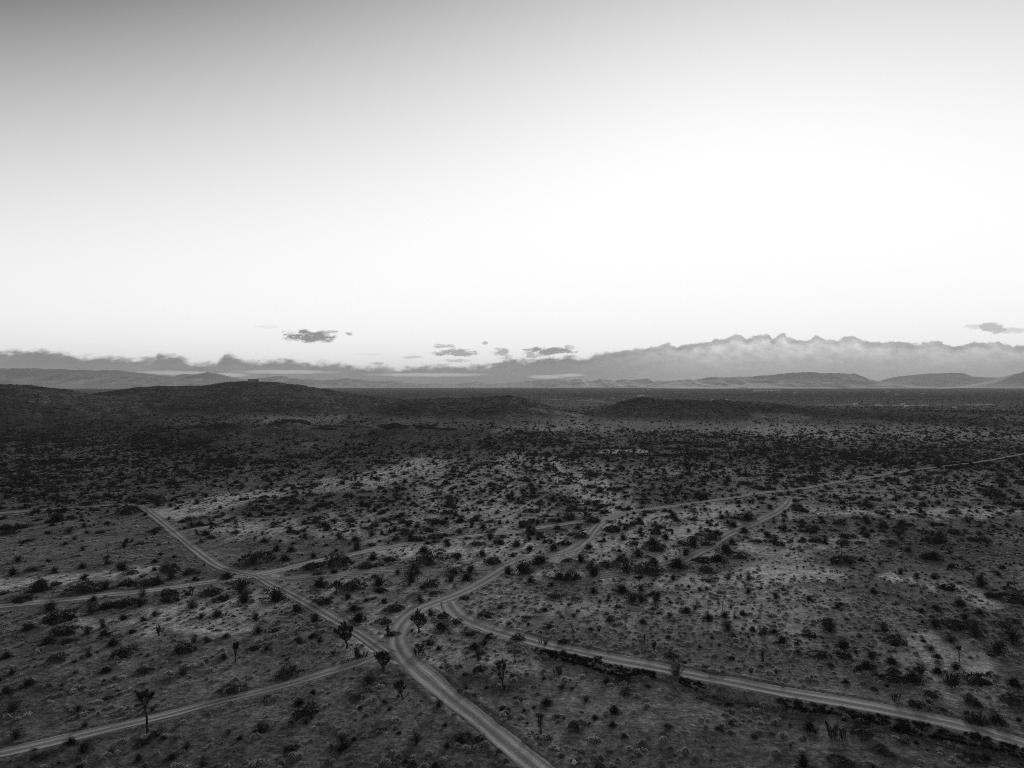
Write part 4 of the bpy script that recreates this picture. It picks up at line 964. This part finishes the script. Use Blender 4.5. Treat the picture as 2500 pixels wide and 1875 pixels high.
# ---- small pale shrubs
def tufts():
    g = np.random.default_rng(99)
    x, y = wedge(110000, 58, 480, .86, g)
    h0 = hills(x, y) * 0
    u, v = uv_of(x, y, h0)
    pale, dark = masks(x, y, h0)
    field = paint(u, v, .8 * fbm(x / 14.0, y / 20.0, 301, 3), [([(1150, 1500), (1400, 1505), (1750, 1530), (2050, 1520), (2250, 1500)], 75, 1.0), ([(1330, 1620), (1600, 1660)], 30, .75),
        ([(600, 1500), (780, 1560)], 40, .6), ([(1650, 1410), (2000, 1410)], 30, .8), ([(1080, 1600), (1300, 1620)], 35, .7), ([(1050, 1800), (1500, 1840)], 40, .45), ([(700, 1760), (950, 1850)], 50, .35)])
    cl = fbm(x / 9.0, y / 9.0, 311, 3)
    dens = np.clip(.42 + .8 * cl, .06, .9) + .95 * field * np.clip(.75 + .7 * cl, .1, 1)
    dens = dens * (1 - .5 * sstep(250, 480, y))
    keep = (g.uniform(0, 1, len(x)) < dens) & (road_dist(x, y) > .35)
    x, y, u, v = x[keep], y[keep], u[keep], v[keep]
    r = np.clip(g.lognormal(-1.2, .34, len(x)), .14, .5)
    # clusters seen close to the bottom edge
    extra = [(1228, 1722, 14), (1240, 1728, 13), (1233, 1738, 15), (1245, 1748, 17), (1330, 1796, 14), (1312, 1798, 11), (1322, 1803, 13), (1361, 1828, 13), (1383, 1822, 11), (1402, 1826, 13), (1407, 1836, 11),
             (1372, 1838, 17), (1417, 1845, 11), (1451, 1847, 14), (1509, 1850, 12), (1547, 1857, 11), (703, 1770, 13), (716, 1839, 14), (739, 1861, 13), (813, 1854, 13), (802, 1848, 10), (760, 1806, 12), (763, 1736, 10), (868, 1754, 10),
             (965, 1748, 9), (980, 1760, 9), (205, 1861, 14), (358, 1862, 11), (293, 1693, 18), (447, 1762, 16), (2175, 1837, 15), (2340, 1870, 12), (1900, 1755, 12), (1912, 1791, 14), (1480, 1620, 14), (1365, 1610, 13)]
    ex = np.array([(*ground_at(a, b)[:2], c * ground_at(a, b)[1] / F * .52) for a, b, c in extra])
    x = np.concatenate([ex[:, 0], x]); y = np.concatenate([ex[:, 1], y]); r = np.concatenate([ex[:, 2], r])
    z = height(x, y) - .03
    u, v = uv_of(x, y, z)
    show = np.where((u > 0) & (u < 2500) & (v < 1872) & (v > V0), r / y, 0)
    # not inside a larger bush
    order = np.argsort(-show); big = set(order[:300].tolist())
    idx = g.choice(6, len(x)); info = []; obs = []
    forms = ['domed', 'low', 'round', 'ragged', 'bushy', 'flat']
    for n, k in enumerate(order[:300]):
        t = int(idx[k]) if n > 5 else n
        o = link('bursage_shrub', TUFT[t]); o.location = (x[k], y[k], z[k]); o.rotation_euler = (0, 0, g.uniform(0, 6.28)); o.scale = (r[k] * g.uniform(.9, 1.15), r[k] * g.uniform(.9, 1.15), r[k] * g.uniform(.85, 1.15))
        obs.append(o); info.append((u[k], v[k], r[k], forms[t]))
    for o, lb in zip(obs, shrub_labels(info, 'pale shrub', ('tiny', 'small', 'plump'))): tag(o, lb, 'shrub', 'small pale shrubs on the sand')
    tc = bpy.data.collections.new('shrub_kinds')
    for o in obs[:6]: tc.objects.link(o)
    m = np.ones(len(x), bool); m[order[:300]] = False
    S = np.stack([r * g.uniform(.85, 1.2, len(r)), r * g.uniform(.85, 1.2, len(r)), r * g.uniform(.8, 1.15, len(r))], -1)
    scatter('bursage_cover', np.stack([x, y, z], -1)[m], idx[m], S[m], tc, 'thousands of small pale shrubs spread over the sand', 'ground cover')
tufts()

# ---- dark rock outcrops on the low ridge
M_ROCK, _t, _b = mat_new('dark_basalt', .9, .2)
_co = nn(_t, 'ShaderNodeTexCoord').outputs['Object']
_t.links.new(ramp(_t, noise_n(_t, _co, .5, 5, .65), [(.3, .02), (.7, .06)]), _b.inputs['Base Color'])
OUT = [(545, 1043, 60, 'widest dark rock outcrop on the low ridge under the hilltop building'), (480, 1078, 60, 'dark rocky patch on the slope left of the widest outcrop'), (706, 1034, 56, 'humped dark rock outcrop in the middle of the low ridge'),
       (795, 1046, 44, 'low dark rock outcrop right of the humped one'), (967, 1041, 50, 'peaked dark rock outcrop near the right part of the low ridge'), (1045, 1044, 46, 'flat dark rock outcrop next to the peaked one'),
       (1092, 1046, 30, 'small dark rock knob at the right end of the low ridge'), (735, 1114, 44, 'lone dark rock heap on the lower slope'), (1242, 968, 15, 'dark rocky cap on the middle hilltop')]
for i, (u, v, wp, label) in enumerate(OUT):
    x, y, z = ground_at(u, v) if i != 8 else ((u - U0) * 860 / F, 860.0, float(height(np.array([(u - U0) * 860 / F]), np.array([860.0]))[0]))
    bm = bmesh.new(); bmesh.ops.create_icosphere(bm, subdivisions=5, radius=1.0)
    W = wp * y / F * .5; gg = np.random.default_rng(800 + i)
    c = np.array([vtx.co[:] for vtx in bm.verts])
    f = 1 + .9 * fbm(c[:, 0] * 2.2 + c[:, 2] + 9 * i, c[:, 1] * 2.2 - c[:, 2], 400 + i, 5, .6)
    c = c * f[:, None]; c[:, 2] = np.maximum(c[:, 2], -.2)
    for vtx, p in zip(bm.verts, c): vtx.co = (p[0] * W * 1.25, p[1] * W * .8, p[2] * W * .34)
    me = bpy.data.meshes.new('rock_outcrop'); bm.to_mesh(me); bm.free()
    o = link('rock_outcrop', me, M_ROCK); o.location = (x, y, z - (.12 * W if i == 8 else 0)); tag(o, label, 'rock', 'dark rock outcrops on the ridge')

# ---- pale stones and a stake
M_STONE, _t, _b = mat_new('pale_stone', .9, .2)
_co = nn(_t, 'ShaderNodeTexCoord').outputs['Object']
_t.links.new(ramp(_t, noise_n(_t, _co, 6, 4), [(.3, .35), (.7, .6)]), _b.inputs['Base Color'])
for i, (u, v, wp, label) in enumerate([(1402, 1861, 15, 'largest pale boulder beside the main road at the bottom edge'), (1390, 1768, 6, 'white stone at the left foot of a dark bush'), (58, 1275, 4, 'white stone on the dim track under the dark hill'),
        (1802, 1500, 4, 'white stone before a dark mound in the right hand scrub'), (1062, 1375, 5, 'white stone under the long bush above the main road'), (880, 1529, 6, 'pale stone below the bushy mound near the crossroads')]):
    x, y, z = ground_at(u, v); W = wp * y / F * .5
    bm = bmesh.new(); bmesh.ops.create_icosphere(bm, subdivisions=3, radius=1.0); c = np.array([q.co[:] for q in bm.verts])
    f = 1 + .5 * fbm(c[:, 0] * 1.6 + 5 * i, c[:, 1] * 1.6 + c[:, 2], 450 + i, 3); c *= f[:, None]
    for q, p in zip(bm.verts, c): q.co = (p[0] * W, p[1] * W * .8, p[2] * W * .75 + W * .35)
    me = bpy.data.meshes.new('stone'); bm.to_mesh(me); bm.free(); o = link('stone', me, M_STONE); o.location = (x, y, z); tag(o, label, 'stone', 'pale stones on the sand')
x, y, z = ground_at(590, 1672); b = MB(); b.tube([(0, 0, -.1), (.12, .05, .35), (.4, .1, .95)], [.05, .05, .045], 8, 0)
o = link('stake', b.mesh('stake', [M_STONE], True)); o.location = (x, y, z); tag(o, 'short slanting white stake beside a dark bush above the left road', 'stake')
x, y, z = ground_at(1467, 1606); b = MB(); b.tube([(0, 0, -.1), (.02, 0, .2), (.04, .02, .42)], [.26, .22, .2], 9, 0)
o = link('tree_stump', b.mesh('tree_stump', [M_BARK], True)); o.location = (x, y, z); tag(o, 'dark broken tree stump on the eroded bank of the curving road', 'stump')

# ------------------------------------------------------------------ buildings
def wall_mat(name, a):
    m, t, b = mat_new(name, .8, .3); co = nn(t, 'ShaderNodeTexCoord').outputs['Object']
    t.links.new(ramp(t, noise_n(t, co, .8, 4), [(.3, a * .85), (.7, a * 1.1)]), b.inputs['Base Color']); return m
M_WALL = wall_mat('pale_stucco', .55); M_WALL2 = wall_mat('grey_stucco', .28); M_ROOF = wall_mat('roof_sheet', .75); M_ROOFD = wall_mat('roof_shingle', .3); M_GLASS, _t, _b = mat_new('window_glass', .15, .5); _b.inputs['Base Color'].default_value = (.02, .02, .02, 1)

def box_mesh(name, x0, x1, y0, y1, z0, z1, mat, parent, bev=0.0):
    bm = bmesh.new(); bmesh.ops.create_cube(bm, size=1.0)
    for q in bm.verts: q.co = ((x0 + x1) / 2 + q.co.x * (x1 - x0), (y0 + y1) / 2 + q.co.y * (y1 - y0), (z0 + z1) / 2 + q.co.z * (z1 - z0))
    if bev: bmesh.ops.bevel(bm, geom=bm.edges[:], offset=bev, segments=1, affect='EDGES')
    me = bpy.data.meshes.new(name); bm.to_mesh(me); bm.free(); return link(name, me, mat, parent)

def gable(name, W, Dp, z, hr, mat, parent, over=.4):
    bm = bmesh.new(); a, b_ = W / 2 + over, Dp / 2 + over
    c = [(-a, -b_, z), (a, -b_, z), (a, b_, z), (-a, b_, z), (-a, 0, z + hr), (a, 0, z + hr)]
    v = [bm.verts.new(p) for p in c]
    for f in ((0, 1, 5, 4), (2, 3, 4, 5), (0, 4, 3), (1, 2, 5), (3, 2, 1, 0)): bm.faces.new([v[k] for k in f])
    me = bpy.data.meshes.new(name); bm.to_mesh(me); bm.free(); return link(name, me, mat, parent)

def crest(u, D):
    x = (u - U0) * D / F
    return x, D, float(height(np.array([x]), np.array([float(D)]))[0])
x, y, z = crest(621, 1235)
hb = tag(empty('hilltop_building', (x, y, z - .6)), 'long flat roofed building standing alone on top of the left hill', 'building')
box_mesh('wall', -9.6, 9.6, -5, 5, 0, 5.2, M_WALL2, hb); box_mesh('roof', -10, 10, -5.4, 5.4, 5.2, 5.55, M_ROOF, hb)
box_mesh('chimney', 8.2, 10.0, -1, 1, 5.55, 6.7, M_WALL2, hb)
for k in (-6.4, -2.1, 2.1, 6.4): box_mesh('window', k - 1.1, k + 1.1, -5.06, -4.9, 1.4, 3.2, M_GLASS, hb)

HOUSES = [(1567, 964.5, 9, 4.5, 'g', 'brightest white house right above the summit of the right hill'), (1559, 965, 6, 3, 'g', 'small white house touching the brightest one above the right hill'), (1815, 947.5, 18, 6, 'b', 'large pale warehouse on the far edge of the valley floor'),
    (1884, 952.5, 7, 3, 'g', 'white house on the far plain right of the warehouse'), (1868, 952.5, 5, 2.4, 'g', 'small pale house between the warehouse and the white house'), (2089, 987, 10, 6, 'g', 'pale house with light roof behind the end of the right hill'),
    (2144, 988.5, 13, 3.5, 'b', 'long low white building behind the dark scrub band'), (2204, 985.5, 8, 4, 'g', 'gabled pale house right of the long low building'), (2212, 991, 8, 3, 'b', 'low pale shed in front of the gabled house'),
    (2258, 989, 9, 3.5, 'g', 'white roofed house on the right of the valley scrub'), (2330, 993, 9, 3, 'b', 'bright white roofed trailer farthest right in the scrub'), (2168, 956, 9, 3, 'b', 'pale low building on the far plain at right'), (2190, 961, 8, 2.6, 'g', 'faint pale house below the far low building'),
    (1497, 972, 5, 4, 'g', 'tiny pale house left of the right hill in the valley'), (1443, 973, 6, 3, 'b', 'faint low shed in the valley gap between the two hills'), (1408, 945.5, 6, 2.5, 'b', 'faint building on the far valley floor at centre'), (1583, 949.5, 5, 2.4, 'g', 'tiny far house above the brightest white house'), (1571, 952, 4, 2.2, 'g', 'tiny far house just left above the summit'),
    (1648, 955.5, 5, 2.2, 'b', 'pale far shed on the valley floor over the right hill shoulder'), (1741, 976, 10, 3, 'b', 'low pale building half hidden behind the right hill ridge'), (1773, 975.5, 8, 3, 'b', 'second low building half hidden behind the right hill ridge'), (1940, 958, 5, 3, 'g', 'faint house on the plain below the mesa'), (2254, 959.5, 6, 2.5, 'b', 'faint low shed on the far plain near the right')]
for u, v, wp, hp, kind, label in HOUSES:
    x, y = px(u, v); z = float(height(np.array([x]), np.array([y]))[0]); W = wp * y / F; H = max(hp * y / F, 3.2)
    r = tag(empty('house' if kind == 'g' else 'shed', (x, y, z), random.uniform(-.15, .15)), label, 'house' if kind == 'g' else 'shed', 'far buildings on the valley floor')
    Dp = min(W * .6, 26)
    box_mesh('wall', -W / 2, W / 2, -Dp / 2, Dp / 2, -.3, H * .66, M_WALL, r)
    if kind == 'g': gable('roof', W, Dp, H * .66 + .003, H * .34, M_ROOF, r)
    else: box_mesh('roof', -W / 2 - .3, W / 2 + .3, -Dp / 2 - .3, Dp / 2 + .3, H * .66 + .003, H * .82, M_ROOF, r)
    box_mesh('door', -.6, .6, -Dp / 2 - .05, -Dp / 2 - .003, 0, min(2.2, H * .6), M_GLASS, r)
# ------------------------------------------------------------------ haze
def haze():
    me = bpy.data.meshes.new('haze'); bm = bmesh.new()
    bmesh.ops.create_cube(bm, size=1.0)
    for vtx in bm.verts: vtx.co = Vector((vtx.co.x * 29000, vtx.co.y * 29000, 430 if vtx.co.z > 0 else -30))
    bm.to_mesh(me); bm.free()
    m = bpy.data.materials.new('haze_air'); m.use_nodes = True; t = m.node_tree
    t.nodes.remove(t.nodes['Principled BSDF'])
    pv = nn(t, 'ShaderNodeVolumePrincipled', Density=HAZE_D, Anisotropy=0.2); pv.inputs['Color'].default_value = (0.55, 0.55, 0.55, 1)
    t.links.new(pv.outputs[0], t.nodes['Material Output'].inputs['Volume'])
    tag(link('haze', me, m), 'thin pale haze over the whole desert plain', None, None, 'stuff')
haze()
